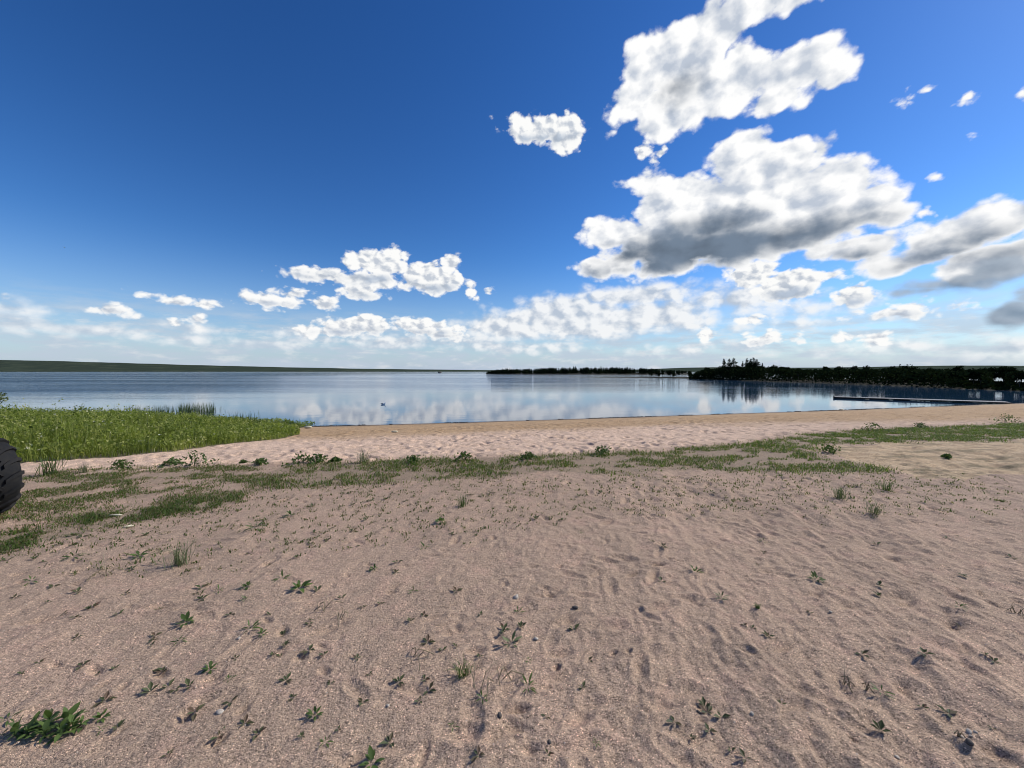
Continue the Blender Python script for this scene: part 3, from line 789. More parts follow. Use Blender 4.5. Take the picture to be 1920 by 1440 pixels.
# undergrowth that fills the wood at its foot, except for the gaps near the right end
def undergrowth():
    g = np.random.default_rng(12); pts = []
    for k in range(22000):
        t_ = g.random(); q = 0.03 + 0.8 * g.random(); x, y, z = head_at(t_, q); px = CXP + x / y * F
        if px > 1990: continue
        hmax = (CAMZ + (HY - np.interp(px, skx, sky_)) / F * y - z) * (0.85 if px < 1780 else 0.4 if g.random() < 0.5 else 0.85)
        lift = 0.0
        if 1815 < px < 1842 or 1862 < px < 1885 or px > 1900: hmax = 0.16
        pts.append((x, y, z + hmax * g.random()))
    V, f, tint = cards(len(pts), np.array(pts), 0.20, 3)
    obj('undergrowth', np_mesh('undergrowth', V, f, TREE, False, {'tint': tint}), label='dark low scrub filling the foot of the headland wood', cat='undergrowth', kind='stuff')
undergrowth()

# low spit in the middle distance with a few bushes at its root
spit_line = np.array([on_plane(px, py, ZW) for px, py in [(1066, 707.2), (1110, 707.6), (1160, 708), (1210, 708.4), (1260, 709.2), (1300, 710.2)]])
spit_at = land_strip('spit', spit_line, [1.5, 3, 5, 8, 10, 12], 0.55, 'thin dark spit of land running out into the lake', EARTH)
for k in range(16):
    t_ = 0.60 + 0.4 * (k + 0.5) / 16 + g.normal(0, 0.006); x, y, z = spit_at(t_, 0.3 + 0.4 * g.random())
    tree('bush', LEAFY[k % 4], (x, y, z), (0.42 + 0.35 * g.random()), g.random() * 6.28, 'small dark bush on the low spit beside the headland', 'bush', 'bushes on the spit')

def far_wood():
    line = np.array([on_plane(px, py, ZW) for px, py in [(905, 701.2), (925, 701.6), (1000, 702), (1100, 702.2), (1200, 702.2), (1300, 702.4)]])
    at = land_strip('far_point', line, [8, 25, 45, 50, 50, 50], 1.2, 'flat wooded point across the water', EARTH)
    g = np.random.default_rng(77); Vs, Fs, Ts = [], [], []; nb = 0
    src = [(np.array([v.co[:] for v in s[1].vertices]), s[1]) for s in SPR]
    # each far tree is a coarse spruce: every sixth clump of a full one, enlarged
    for k in range(620):
        t_ = 0.03 + 0.97 * g.random(); q = 0.1 + 0.7 * g.random(); x, y, z = at(t_, q)
        px = CXP + x / y * F
        hh = 0.80 * np.interp(px, [905, 920, 940, 1000, 1030, 1100, 1200, 1230, 1290], [1.5, 3.6, 4.6, 5.0, 5.6, 5.7, 5.4, 4.2, 2.2]) * (0.84 + 0.2 * g.random() + (0.15 if g.random() < 0.05 else 0))
        v, me = src[k % 4]
        sel = (np.arange(225) * 4 + int(g.integers(0, 4)))[:220]
        c = v.reshape(-1, 4, 3)[sel]; ctr = c.mean(1, keepdims=True); c = ctr + (c - ctr) * 2.3
        c = c.reshape(-1, 3) * (hh / 6.0); rz = g.random() * 6.28
        R2 = np.array([[math.cos(rz), -math.sin(rz)], [math.sin(rz), math.cos(rz)]])
        c[:, :2] = c[:, :2] @ R2.T * (1.0 + 0.5 * g.random())
        Vs.append(c + np.array([x, y, z])); Fs.append(np.arange(len(c)).reshape(-1, 4) + nb); nb += len(c); Ts.append(np.full(len(c), g.random()))
    obj('far_wood', np_mesh('far_wood', np.concatenate(Vs), np.concatenate(Fs), NEEDLE, False, {'tint': np.concatenate(Ts)}),
        label='far dark spruce wood on the flat point across the water', cat='wood', kind='stuff')
far_wood()

# ------------------------------------------------------------------ jetty
def jetty():
    a = Vector((*on_plane(1563, 746.5, ZW), 0)); b = Vector((*on_plane(1893, 757.5, ZW), 0))
    d = (b - a); L = d.length; d.normalize(); ang_ = math.atan2(d.y, d.x)
    e = obj('jetty', None, loc=(a.x, a.y, ZW), rot=(0, 0, ang_), scale=(1, 1, 0.44), label='long low wooden jetty reaching from the beach into the calm bay', cat='jetty')
    mb = MB(); mb.box((0, 0, 0), (0.135, 1.25, 0.03)); bd = mb.mesh('board', DECK)
    n = int(L / 0.15)
    for k in range(n):
        obj('board', bd, e, loc=(0.075 + k * 0.15, random.uniform(-0.012, 0.012), 0.30 + random.uniform(-0.003, 0.003)), rot=(0, 0, random.uniform(-0.006, 0.006)))
    segs = [(0.0, 0.34), (0.34, 0.68), (0.68, 1.0)]
    for (t0, t1) in segs:
        for sy in (-0.5, 0.5):
            m = MB(); m.box(((t0 + t1) / 2 * L, sy, 0.215), ((t1 - t0) * L - 0.01, 0.07, 0.135)); obj('beam', m.mesh('beam', WOOD), e)
    # floats close the space under the outer half
    for (t0, t1) in [(0.005, 0.20), (0.235, 0.345), (0.385, 0.47)]:
        m = MB(); m.box(((t0 + t1) / 2 * L, 0, 0.06), ((t1 - t0) * L, 0.95, 0.17)); obj('float', m.mesh('float', WOOD), e)
    for t_ in (0.0, 0.20, 0.345, 0.47, 0.605, 0.625, 0.785, 0.80):
        for sy in (-0.56, 0.56):
            m = MB(); m.tube([(t_ * L + 0.03, sy, -0.7), (t_ * L + 0.03, sy, 0.37 if t_ == 0 else 0.285)], 0.055, 8); obj('post', m.mesh('post', WOOD), e)
jetty()

# ------------------------------------------------------------------ grass and tall vegetation (uncountable)
def blades(x, y, z, h, w, lean, tint, seed):
    g = np.random.default_rng(seed); n = len(x)
    a = g.random(n) * 6.283; b = a + 1.2 + g.random(n) * 0.8
    side = np.stack([np.cos(b), np.sin(b), np.zeros(n)], -1) * (w / 2)[:, None]
    dirn = np.stack([np.cos(a), np.sin(a), np.zeros(n)], -1)
    base = np.stack([x, y, z], -1)
    up = np.array([0, 0, 1.0])
    mid = base + dirn * (lean * h * 0.3)[:, None] + up * (h * 0.58)[:, None]
    tip = base + dirn * (lean * h)[:, None] + up * (h * np.sqrt(np.clip(1 - (lean * 0.8) ** 2, 0.05, 1)))[:, None]
    V = np.stack([base - side, base + side, mid + side * 0.8, mid - side * 0.8, tip], 1).reshape(-1, 3)
    k = np.arange(n)[:, None] * 5
    return V, k + np.array([[0, 1, 2, 3]]), k + np.array([[3, 2, 4]]), np.repeat(tint, 5)

def stuff(name, parts, mat, label, cat):
    Vs, F4, F3, Ts = [], [], [], []; nb = 0
    for p in parts:
        if len(p) == 4: V, f4, f3, t_ = p
        else: (V, f4, t_), f3 = p, np.zeros((0, 3), int)
        Vs.append(V); F4.append(f4 + nb); F3.append(f3 + nb); Ts.append(t_); nb += len(V)
    me = np_mesh(name, np.concatenate(Vs), [np.concatenate(F4), np.concatenate(F3)], mat, False, {'tint': np.concatenate(Ts)})
    return obj(name, me, label=label, cat=cat, kind='stuff')

def sample(poly, n, seed, k=0.3, f=1.0):
    g = np.random.default_rng(seed); pa = np.array(poly); lo, hi = pa.min(0) - 0.4, pa.max(0) + 0.4
    x = lo[0] + (hi[0] - lo[0]) * g.random(n); y = lo[1] + (hi[1] - lo[1]) * g.random(n)
    j = np.abs(g.normal(0, 0.16, n)); a = g.random(n) * 6.283
    m = soft(x + j * np.cos(a), y + j * np.sin(a), poly, k, f); return x[m], y[m], g

def short_grass():
    parts = []
    x, y, g = sample(G_MAIN, 420000, 21, 0.35, 1.0)
    m = np.ones(len(x), bool)
    for gp in G_GAP: m &= ~soft(x, y, gp, 0.3, 1.4)
    patch = fbm(x * 0.9 + 2, y * 1.3, 3); fine = 1.4 * fbm(x * 3.5, y * 4.5 + 7, 3, 0.6)
    px = CXP + x / y * F
    need = np.interp(px, [400, 700, 1000, 1200, 1350, 1500, 1900], [-0.12, -0.30, -0.22, -0.20, -0.18, -0.30, -0.42])
    dens = sst(patch + 0.6 * fine, need - 0.14, need + 0.40)
    m &= g.random(len(x)) < dens * np.interp(px, [400, 1300, 1900], [0.85, 0.9, 1.0])
    x, y, dens = x[m], y[m], dens[m]; n = len(x)
    dry = (g.random(n) < np.interp(CXP + x / y * F, [400, 1000, 1400], [0.22, 0.22, 0.12]))
    tint = np.where(dry, g.random(n) * 0.22, 0.36 + 0.64 * g.random(n) ** 1.3)
    h = (0.022 + 0.05 * g.random(n) ** 1.8) * (0.6 + 0.6 * dens)
    parts.append(blades(x, y, Z(x, y) - 0.004, h, 0.006 + 0.006 * g.random(n), 0.65 + 0.55 * g.random(n), tint, 1))
    x, y, g = sample(G_LINE, 90000, 22, 0.16, 1.4)
    dn = sst(fbm(x * 2.6, y * 2.6, 3), -0.22, 0.25); m = g.random(len(x)) < dn * 0.75; x, y = x[m], y[m]; n = len(x)
    tint = np.where(g.random(n) < 0.22, g.random(n) * 0.22, 0.36 + 0.5 * g.random(n) ** 1.5)
    parts.append(blades(x, y, Z(x, y) - 0.004, 0.018 + 0.05 * g.random(n) ** 1.9, 0.005 + 0.006 * g.random(n), 0.7 + 0.5 * g.random(n), tint, 2))
    stuff('grass', parts, GRASS, 'ragged strip of short green grass running across the sand', 'grass')
    # thin, half dry grass on the left, and sprigs thinning out over the sand
    parts = []
    x, y, g = sample(G_LEFT, 130000, 23, 0.4, 0.9)
    dn = sst(fbm(x * 1.5 + 8, y * 2.0, 4, 0.6), -0.32, 0.30); m = g.random(len(x)) < dn * 0.8; x, y = x[m], y[m]; n = len(x)
    tint = np.where(g.random(n) < 0.32, g.random(n) * 0.26, 0.3 + 0.6 * g.random(n))
    parts.append(blades(x, y, Z(x, y) - 0.004, 0.016 + 0.04 * g.random(n) ** 1.8, 0.005 + 0.005 * g.random(n), 0.7 + 0.5 * g.random(n), tint, 3))
    band = wpoly([(60, 1000), (420, 945), (800, 905), (1200, 892), (1650, 888), (1900, 900), (1900, 960), (1300, 960), (900, 1000), (500, 1060), (150, 1090)])
    x, y, g = sample(band, 4200, 24, 0.3, 0.8)
    q = 5; X = np.repeat(x, q) + g.normal(0, 0.018, len(x) * q); Y = np.repeat(y, q) + g.normal(0, 0.018, len(x) * q); n = len(X)
    parts.append(blades(X, Y, Z(X, Y) - 0.003, 0.014 + 0.03 * g.random(n) ** 1.5, 0.004 + 0.006 * g.random(n), 0.5 + 0.7 * g.random(n), 0.2 + 0.3 * g.random(n), 4))
    stuff('sparse_grass', parts, GRASS, 'thin half dry grass scattered over the sand beside the tyre', 'grass')
short_grass()

def tall_vegetation():
    g = np.random.default_rng(41)
    n0 = 390000
    x = -37 + 31.4 * g.random(n0); y = 5.5 + 14 * g.random(n0)
    px = CXP + x / y * F
    m = soft(x, y, VEG, 0.12, 2.0) & ((px > -160) | (g.random(n0) < 0.3))
    x, y, px = x[m], y[m], px[m]
    keep = g.random(len(x)) < np.interp(y, [7, 18], [1.0, 0.55]); x, y, px = x[keep], y[keep], px[keep]; n = len(x)
    hloc = np.interp(px, [-200, 240, 330, 400, 480, 530, 570], [0.52, 0.49, 0.38, 0.30, 0.26, 0.22, 0.15]) * np.clip(0.95 + 0.9 * fbm(x * 0.8, y * 0.8, 3) + 0.7 * fbm(x * 2.6, y * 2.6, 2), 0.35, 1.6)
    edge = np.interp(x, *[np.array(q) for q in zip(*sorted([p for p in VEG[:9]]))])          # front edge of the bed
    hloc *= (0.50 + 0.50 * sst(y - edge, 0.0, 1.4)) * np.interp(y, [10.5, 17.5], [1.0, 0.58])
    zz = Z(x, y)
    lush = fbm(x * 1.1 + 40, y * 1.1, 3)
    tint = np.clip(0.58 + 0.8 * lush + 0.22 * g.normal(size=n), 0, 0.97)
    tint = np.where(g.random(n) < 0.010, 1.0, tint)
    b = g.random(n) < 0.68
    parts = [blades(x[b], y[b], zz[b] - 0.01, hloc[b] * (0.45 + 0.75 * g.random(b.sum()) ** 1.3), 0.006 + 0.008 * g.random(b.sum()), 0.12 + 0.5 * g.random(b.sum()), tint[b], 5)]
    c = ~b
    pos = np.stack([x[c], y[c], zz[c] + hloc[c] * (0.25 + 0.75 * g.random(c.sum()) ** 0.7)], -1)
    parts.append(cards(c.sum(), pos, 0.030, 6, 0.6)[:2] + (np.repeat(tint[c], 4),))
    k = g.random(n) < 0.022                      # stems that stand above the rest
    hs2 = hloc[k] * (1.1 + 0.3 * g.random(k.sum()))
    parts.append(blades(x[k], y[k], zz[k], hs2, 0.010 + 0.006 * g.random(k.sum()), 0.05 + 0.35 * g.random(k.sum()), np.clip(tint[k] + 0.1, 0, 0.95), 8))
    q = np.repeat(np.where(k)[0], 5); hq = np.repeat(hs2, 5)
    pos = np.stack([x[q] + g.normal(0, 0.03, len(q)), y[q] + g.normal(0, 0.03, len(q)), zz[q] + hq * (0.55 + 0.42 * g.random(len(q)))], -1)
    parts.append(cards(len(q), pos, 0.026, 9, 0.8)[:2] + (np.repeat(tint[q], 4),))
    stuff('tall_vegetation', parts, TALL, 'bed of tall bright green weeds and grasses between sand and lake', 'vegetation')
    # rushes standing in the shallows
    parts = []
    for k, (p0, p1, by, ty, n) in enumerate([(40, 235, 781, 764, 420), (236, 350, 777, 758, 420), (335, 402, 774, 753, 420), (398, 426, 770, 759, 14), (430, 492, 794, 768, 90), (500, 560, 800, 780, 26)]):
        px = p0 + (p1 - p0) * g.random(n); py = by + g.normal(0, 1.6, n)
        q = np.array([on_plane(a, b_, ZW) for a, b_ in zip(px, py)])
        d = q[:, 1]; h = (CAMZ - (ty - HY) / F * d - ZW) * (0.25 + 0.85 * g.random(n) ** 0.8)
        parts.append(blades(q[:, 0], q[:, 1], np.full(n, ZW - 0.05), h + 0.05, 0.010 + 0.008 * g.random(n), 0.03 + 0.22 * g.random(n), g.random(n), 60 + k))
    stuff('rushes', parts, RUSH, 'dark green rushes standing in the shallow water behind the weeds', 'rushes')
    # pale flower heads and bleached stalks that stand out of the bed
    WHITE = plain('white_petals', (0.75, 0.74, 0.62), 0.8, 30.0, (0.62, 0.62, 0.42))
    for k, (px, py, st) in enumerate([(25, 790, 0), (79, 783, 1), (177, 790, 0), (183, 797, 0), (194, 790, 0), (198, 795, 0), (209, 793, 0), (231, 789, 0), (276, 775, 0), (190, 812, 1), (207, 806, 1), (217, 808, 1), (222, 812, 1), (108, 824, 0), (263, 828, 0), (300, 815, 0), (340, 812, 0)]):
        d = 10.5 - (py - 785) * 0.055; r = ray(px, py); s = d / r[1]; tx, ty_, tz = r * s + np.array([0, 0, CAMZ])
        z0 = float(Z(tx, ty_)); hh = max(tz - z0, 0.2)
        e = obj('flower_stalk', None, loc=(tx, ty_, z0), rot=(0, 0, k), cat='flower', group='pale flowers in the weed bed',
                label='pale stalk with a small white flower head among the green weeds' if st == 0 else 'bleached upright stalk among the green weeds')
        mb = MB(); mb.tube([(0, 0, 0), (0.01, 0, hh * 0.6), (0, 0, hh)], [0.005, 0.004, 0.003] if st == 0 else [0.012, 0.012, 0.005], 5)
        obj('stem', mb.mesh('stem', WEED2 if st == 0 else CHIP), e)
        if st == 0:
            mb = MB()
            for q in range(7):
                a = q * 0.9; mb.add([(0, 0, hh), (0.026 * math.cos(a), 0.026 * math.sin(a), hh + 0.012), (0.03 * math.cos(a + 0.45), 0.03 * math.sin(a + 0.45), hh + 0.006), (0.022 * math.cos(a + 0.8), 0.022 * math.sin(a + 0.8), hh - 0.01)], [(0, 1, 2), (0, 2, 3)])
            obj('flower_head', mb.mesh('flower_head', WHITE), e)
tall_vegetation()

# shrub at the left edge, above the weeds
def edge_shrub():
    tr, cr = leafy_meshes(91, 1.4, 0.5, 0.1, 1400, 0.035)
    cr.materials.clear(); cr.materials.append(WEED2)
    r = ray(-36, 800); s = 9.5 / r[1]; x, y = r[0] * s, r[1] * s
    tree('shrub', (tr, cr), (x, y, float(Z(x, y))), 0.82, 0.4, 'grey-green shrub sticking up at the left edge above the weeds', 'shrub', None)
edge_shrub()

# ------------------------------------------------------------------ single weeds on the sand
def leaf_mesh(name, wide, mat, tint, curl):
    rows = [(0.0, 0.04), (0.18, 0.55), (0.45, 1.0), (0.75, 0.68), (1.0, 0.0)]
    V = []; f = []
    for t_, w in rows:
        zc = curl * t_ * t_
        V += [(-wide * w / 2, t_, zc + 0.10 * wide * w), (0, t_, zc), (wide * w / 2, t_, zc + 0.10 * wide * w)]
    for i in range(4):
        a = i * 3; f += [(a, a + 1, a + 4, a + 3), (a + 1, a + 2, a + 5, a + 4)]
    return np_mesh(name, np.array(V), np.array(f), mat, True, {'tint': np.full(15, tint)})
BROAD = [leaf_mesh('broad_leaf', 0.46, WEED, t_, c) for t_, c in ((0.15, -0.25), (0.5, -0.1), (0.85, -0.35))]
NARROW = [leaf_mesh('narrow_leaf', 0.2, WEED, t_, c) for t_, c in ((0.1, -0.4), (0.5, -0.15), (0.8, -0.5))]
PALE = [leaf_mesh('pale_leaf', 0.3, WEED2, t_, c) for t_, c in ((0.2, -0.3), (0.8, -0.15))]

def weed(px, py, wpx, kind, label, seed, name='weed', cat='weed', group='weeds on the sand', n=None):
    g = random.Random(seed)
    x, y, z = PZ(px, py); wm = wpx * y / F * (0.88 if kind != 'bush' else 0.9)
    e = obj(name, None, loc=(x, y, z), rot=(0, 0, g.uniform(0, 6.28)), label=label, cat=cat, group=group)
    if kind in ('broad', 'narrow', 'pale'):
        lib = {'broad': BROAD, 'narrow': NARROW, 'pale': PALE}[kind]
        n = n or {'broad': 13, 'narrow': 9, 'pale': 10}[kind]
        for k in range(n):
            el = g.uniform(0.05, 0.5) if k < n * 0.6 else g.uniform(0.6, 1.25)
            L = wm * (0.36 if kind == 'broad' else 0.44) * g.uniform(0.55, 1.1)
            az = k * 2.4 + g.uniform(-0.4, 0.4)
            obj('leaf', g.choice(lib), e, loc=(0.10 * wm * math.sin(-az), 0.10 * wm * math.cos(az), 0.004 + 0.10 * wm * k / n), rot=(el, g.uniform(-0.3, 0.3), az), scale=(L * g.uniform(0.85, 1.15), L, L))
    elif kind in ('tuft', 'stalks', 'stem'):
        npg = np.random.default_rng(seed)
        m = n or {'tuft': 60, 'stalks': 7, 'stem': 3}[kind]
        r = wm * (0.10 if kind == 'tuft' else 0.22 if kind == 'stalks' else 0.03)
        X, Y = npg.normal(0, r, m), npg.normal(0, r, m)
        h = wm * (0.35 + 0.45 * npg.random(m)) * (1.5 if kind == 'stem' else 1.0)
        w = np.full(m, max(0.003, 0.017 * wm)) * (0.6 + 0.6 * npg.random(m))
        V, f4, f3, t_ = blades(X, Y, np.full(m, -0.004), h, w, npg.uniform(0.45, 1.15, m), npg.random(m), seed)
        if kind == 'tuft':
            obj('blades', np_mesh('blades', V, [f4, f3], WEED2 if seed % 3 else WEED, False, {'tint': t_}), e)
        else:
            for k in range(m): obj('blade', np_mesh('blade', V[5 * k:5 * k + 5], [f4[:1], f3[:1]], DRY, False, {'tint': t_[5 * k:5 * k + 5]}), e)
        if kind != 'tuft':
            for k in range(3):
                mb = MB(); a = g.uniform(0, 6.28); l_ = wm * g.uniform(0.3, 0.6)
                mb.tube([(0.1 * wm * k, 0, 0.002), (0.1 * wm * k + l_ * 0.4 * math.cos(a), l_ * 0.4 * math.sin(a), 0.02 + l_ * 0.25), (0.1 * wm * k + l_ * math.cos(a + 0.3), l_ * math.sin(a + 0.3), 0.008)], 0.0022, 5)
                obj('stem', mb.mesh('stem', DRY), e)
    elif kind == 'bush':
        npg = np.random.default_rng(seed); m = n or 130
        pos = np.stack([npg.normal(0, wm * 0.22, m), npg.normal(0, wm * 0.14, m), npg.random(m) ** 0.8 * wm * 0.34], -1)
        pos[:, 2] *= np.exp(-(pos[:, 0] / (wm * 0.35)) ** 2); pos[:, 2] += 0.012
        V, f4, t_ = cards(m, pos, 0.022, seed, 0.3)
        obj('foliage', np_mesh('foliage', V, f4, WEED, False, {'tint': t_}), e)
        mb = MB()
        for k in range(9):
            q = pos[k * 7]; mb.tube([(q[0] * 0.3, q[1] * 0.3, -0.01), (q[0] * 0.7, q[1] * 0.7, q[2] * 0.6), tuple(q)], 0.0025, 4)
        obj('stem', mb.mesh('stem', WEED), e)
    return e

# the large leafy clump, lower left
def big_clump():
    x, y, z = PZ(84, 1378)
    e = obj('leafy_plant', None, loc=(x, y, z), scale=0.82, label='largest leafy green plant on the sand, low in the left corner', cat='plant')
    g = random.Random(4)
    heads = [(-0.13, 0.0, 8, 0.06), (-0.09, 0.035, 8, 0.065), (-0.06, -0.02, 8, 0.06), (-0.03, 0.045, 9, 0.078), (0.0, 0.0, 8, 0.062), (0.03, -0.025, 7, 0.055), (0.055, 0.045, 9, 0.08),
             (0.07, 0.005, 8, 0.065), (0.115, 0.02, 8, 0.062), (0.10, -0.02, 6, 0.05), (0.145, 0.03, 6, 0.055), (-0.11, -0.025, 6, 0.05)]
    for c, (dx, dy, n, big) in enumerate(heads):
        for k in range(n):
            el = g.uniform(0.0, 0.45) if k < n * 0.6 else g.uniform(0.7, 1.3)
            L = big * g.uniform(0.55, 1.0); az = k * 2.4 + c
            obj('leaf', g.choice(BROAD), e, loc=(dx, dy, 0.012 + 0.03 * k / n), rot=(el, g.uniform(-0.4, 0.4), az), scale=(L * g.uniform(0.9, 1.15), L, L))
    mb = MB()
    for dx, dy, _, _ in heads: mb.tube([(dx * 0.5, dy * 0.5, -0.02), (dx, dy, 0.02), (dx, dy, 0.045)], 0.004, 5)
    obj('stem', mb.mesh('stem', WEED), e)
big_clump()

WEEDS = [
 (190, 1348, 44, 'broad', 'small two-leaved weed just beside the large leafy clump'),
 (14, 1350, 46, 'narrow', 'low weed cut by the left edge above the large leafy clump'),
 (190, 1370, 30, 'narrow', 'tiny dark weed under the small weed beside the large clump'),
 (348, 1172, 52, 'broad', 'bright green weed, upper one of a pair in the left foreground'),
 (336, 1205, 36, 'narrow', 'small weed just below the bright green weed in the left foreground'),
 (470, 1183, 46, 'narrow', 'upright dark weed beside a sand hollow, left foreground'),
 (492, 1192, 32, 'broad', 'small weed touching the upright dark weed beside a hollow'),
 (395, 1258, 42, 'broad', 'leaning weed alone below the pair of green weeds'),
 (430, 1277, 28, 'narrow', 'small dark weed under the leaning weed, left foreground'),
 (562, 1106, 52, 'broad', 'dense round green weed above the pale bent grass stalks'),
 (528, 1087, 40, 'narrow', 'thin weed up and left of the dense round green weed'),
 (608, 1142, 66, 'stalks', 'pale bent dry grass stalks below the dense round weed'),
 (640, 1162, 44, 'stalks', 'few short dry stalks at the foot of the pale bent stalks'),
 (590, 1343, 48, 'broad', 'grey-green weed low in the frame, left of middle'),
 (610, 1394, 40, 'narrow', 'small dark weed below the grey-green weed near the lower edge'),
 (698, 1432, 66, 'broad', 'green weed cut off by the lower edge of the picture'),
 (338, 1060, 84, 'tuft', 'spreading grass tuft with long stems on the left sand'),
 (292, 1058, 30, 'narrow', 'dark weed lying at the foot of the spreading grass tuft'),
 (260, 1045, 38, 'broad', 'compact weed left of the spreading grass tuft'),
 (138, 1046, 46, 'narrow', 'flat weed leftmost in its row below the grass edge'),
 (60, 1092, 44, 'narrow', 'straggly dark weed near the left edge below the flat weed'),
 (195, 1080, 70, 'stalks', 'dry thin stalks lying flat between two weeds on the left'),
 (462, 1103, 34, 'broad', 'small weed right of another alike, left of the dense round weed'),
 (410, 1108, 30, 'narrow', 'small dark weed, left one of two side by side'),
 (460, 1126, 24, 'pale', 'tiny pale seedling under the two small weeds'),
 (958, 1208, 56, 'pale', 'dusty grey-green weed above the tangle of dry stems'),
 (868, 1268, 56, 'tuft', 'little grass tuft left of the tangle of dry stems'),
 (925, 1278, 110, 'stalks', 'tangle of long dry bent stems in the middle foreground'),
 (905, 1312, 34, 'narrow', 'small weed below the tangle of dry stems'),
 (990, 1292, 56, 'narrow', 'flat dark weed right of the tangle of dry stems'),
 (992, 1240, 22, 'narrow', 'tiny dark weed between the dusty weed and the sand hole'),
 (850, 1362, 28, 'narrow', 'dark seedling lying beside a dark clod near the lower edge'),
 (1118, 1392, 24, 'narrow', 'star-shaped dark seedling near the lower edge, right of middle'),
 (785, 1235, 60, 'stalks', 'few dry curved stems left of the little grass tuft'),
 (825, 980, 32, 'broad', 'fresh green weed alone on the sand below the grass, middle'),
 (868, 950, 46, 'tuft', 'grey tuft beside the grass edge in the middle'),
 (1088, 998, 17, 'narrow', 'small upright dark weed alone right of middle'),
 (795, 1028, 34, 'narrow', 'low weed below the fresh green weed in the middle'),
 (700, 1068, 26, 'broad', 'small weed on open sand right of the dense round weed'),
 (775, 1110, 24, 'narrow', 'tiny dark weed on open sand, middle of the picture'),
 (972, 1150, 30, 'narrow', 'small dark sprig above a pale stone in the middle'),
 (1305, 1072, 42, 'broad', 'bright compact weed above its own dark hollow, right of middle'),
 (1352, 1126, 34, 'pale', 'grey weed with stiff narrow leaves below the bright compact weed'),
 (1530, 1090, 40, 'broad', 'four-leaved weed on open sand, right half'),
 (1420, 1146, 18, 'tuft', 'thin little grass tuft between the grey weed and the four-leaved weed'),
 (1583, 1280, 46, 'stem', 'single long leaning grass stem in the right foreground'),
 (1625, 1296, 26, 'stem', 'short upright dry stem beside the long leaning stem'),
 (1652, 1302, 42, 'narrow', 'two-leaved dark weed right of the long leaning stem'),
 (1640, 966, 54, 'tuft', 'spiky green grass tuft alone on the right sand'),
 (1574, 936, 56, 'tuft', 'dry grey tuft left of the spiky green tuft'),
 (1662, 920, 48, 'tuft', 'small green tuft behind the spiky tuft on the right'),
 (1800, 1145, 30, 'narrow', 'small dark weed by two holes near the right edge'),
 (1905, 1150, 40, 'stalks', 'thin dry stalks at the right edge of the sand'),
 (545, 968, 34, 'broad', 'green weed nearest the grass edge, left of middle'),
 (480, 994, 60, 'narrow', 'spread-out dark weed left of the weed by the grass edge'),
 (1430, 1018, 26, 'narrow', 'little dark sprig among footprints, right of middle'),
 (1800, 1385, 26, 'stem', 'bleached bent stems beside the pebbles in the right corner')]
for k, (px, py, w, kd, lab) in enumerate(WEEDS):
    weed(px, py, w, kd, lab, 100 + k, cat={'tuft': 'grass tuft', 'stalks': 'dry grass', 'stem': 'dry grass'}.get(kd, 'weed'))
BACK = [(365, 874, 90, 'bush', 'wide dark leafy weed at the back edge of the grass, left part'), (226, 879, 56, 'bush', 'low leafy weed on the pale sand, between tyre and wide dark weed'),
        (158, 886, 40, 'tuft', 'dark tuft on pale sand not far from the tyre'), (95, 890, 80, 'tuft', 'thin grass fringe on pale sand next to the tyre'),
        (322, 872, 40, 'bush', 'small leafy weed touching the wide dark weed'), (456, 868, 18, 'bush', 'tiny upright sprig on the pale sand'),
        (488, 872, 34, 'bush', 'yellowish low weed right of the tiny upright sprig'), (568, 869, 60, 'bush', 'bluish leafy weed, left one of a close pair behind the grass'),
        (598, 868, 50, 'bush', 'leafy weed, right one of a close pair behind the grass'), (628, 866, 24, 'bush', 'upright leafy sprig at the end of the weed row'),
        (990, 862, 44, 'bush', 'tall rounded bushy weed standing up from the grass, middle'), (775, 868, 46, 'bush', 'low bushy weed at the back of the grass left of middle'),
        (870, 863, 50, 'bush', 'broad low weed behind the grass near the middle'), (680, 868, 50, 'tuft', 'wispy tuft behind the grass right of the weed row'),
        (1130, 852, 50, 'bush', 'low weed at the back of the grass right of the tall bushy weed'), (1635, 808, 50, 'bush', 'dark weed on the back edge of the right grass'),
        (1725, 802, 30, 'bush', 'small dark weed on the trodden sand behind the right grass'), (1890, 793, 50, 'bush', 'dark weed behind the grass near the right edge'),
        (1775, 862, 22, 'bush', 'dark weed on the ochre soil patch'), (1555, 850, 50, 'bush', 'rounded weed at the tip of grass beside the ochre soil')]
for k, (px, py, w, kd, lab) in enumerate(BACK):
    weed(px, py, w, kd, lab, 300 + k, name='leafy_weed' if kd == 'bush' else 'grass_tuft', cat='weed' if kd == 'bush' else 'grass tuft', group='weeds along the back of the grass', n=150 if kd == 'bush' else 60)

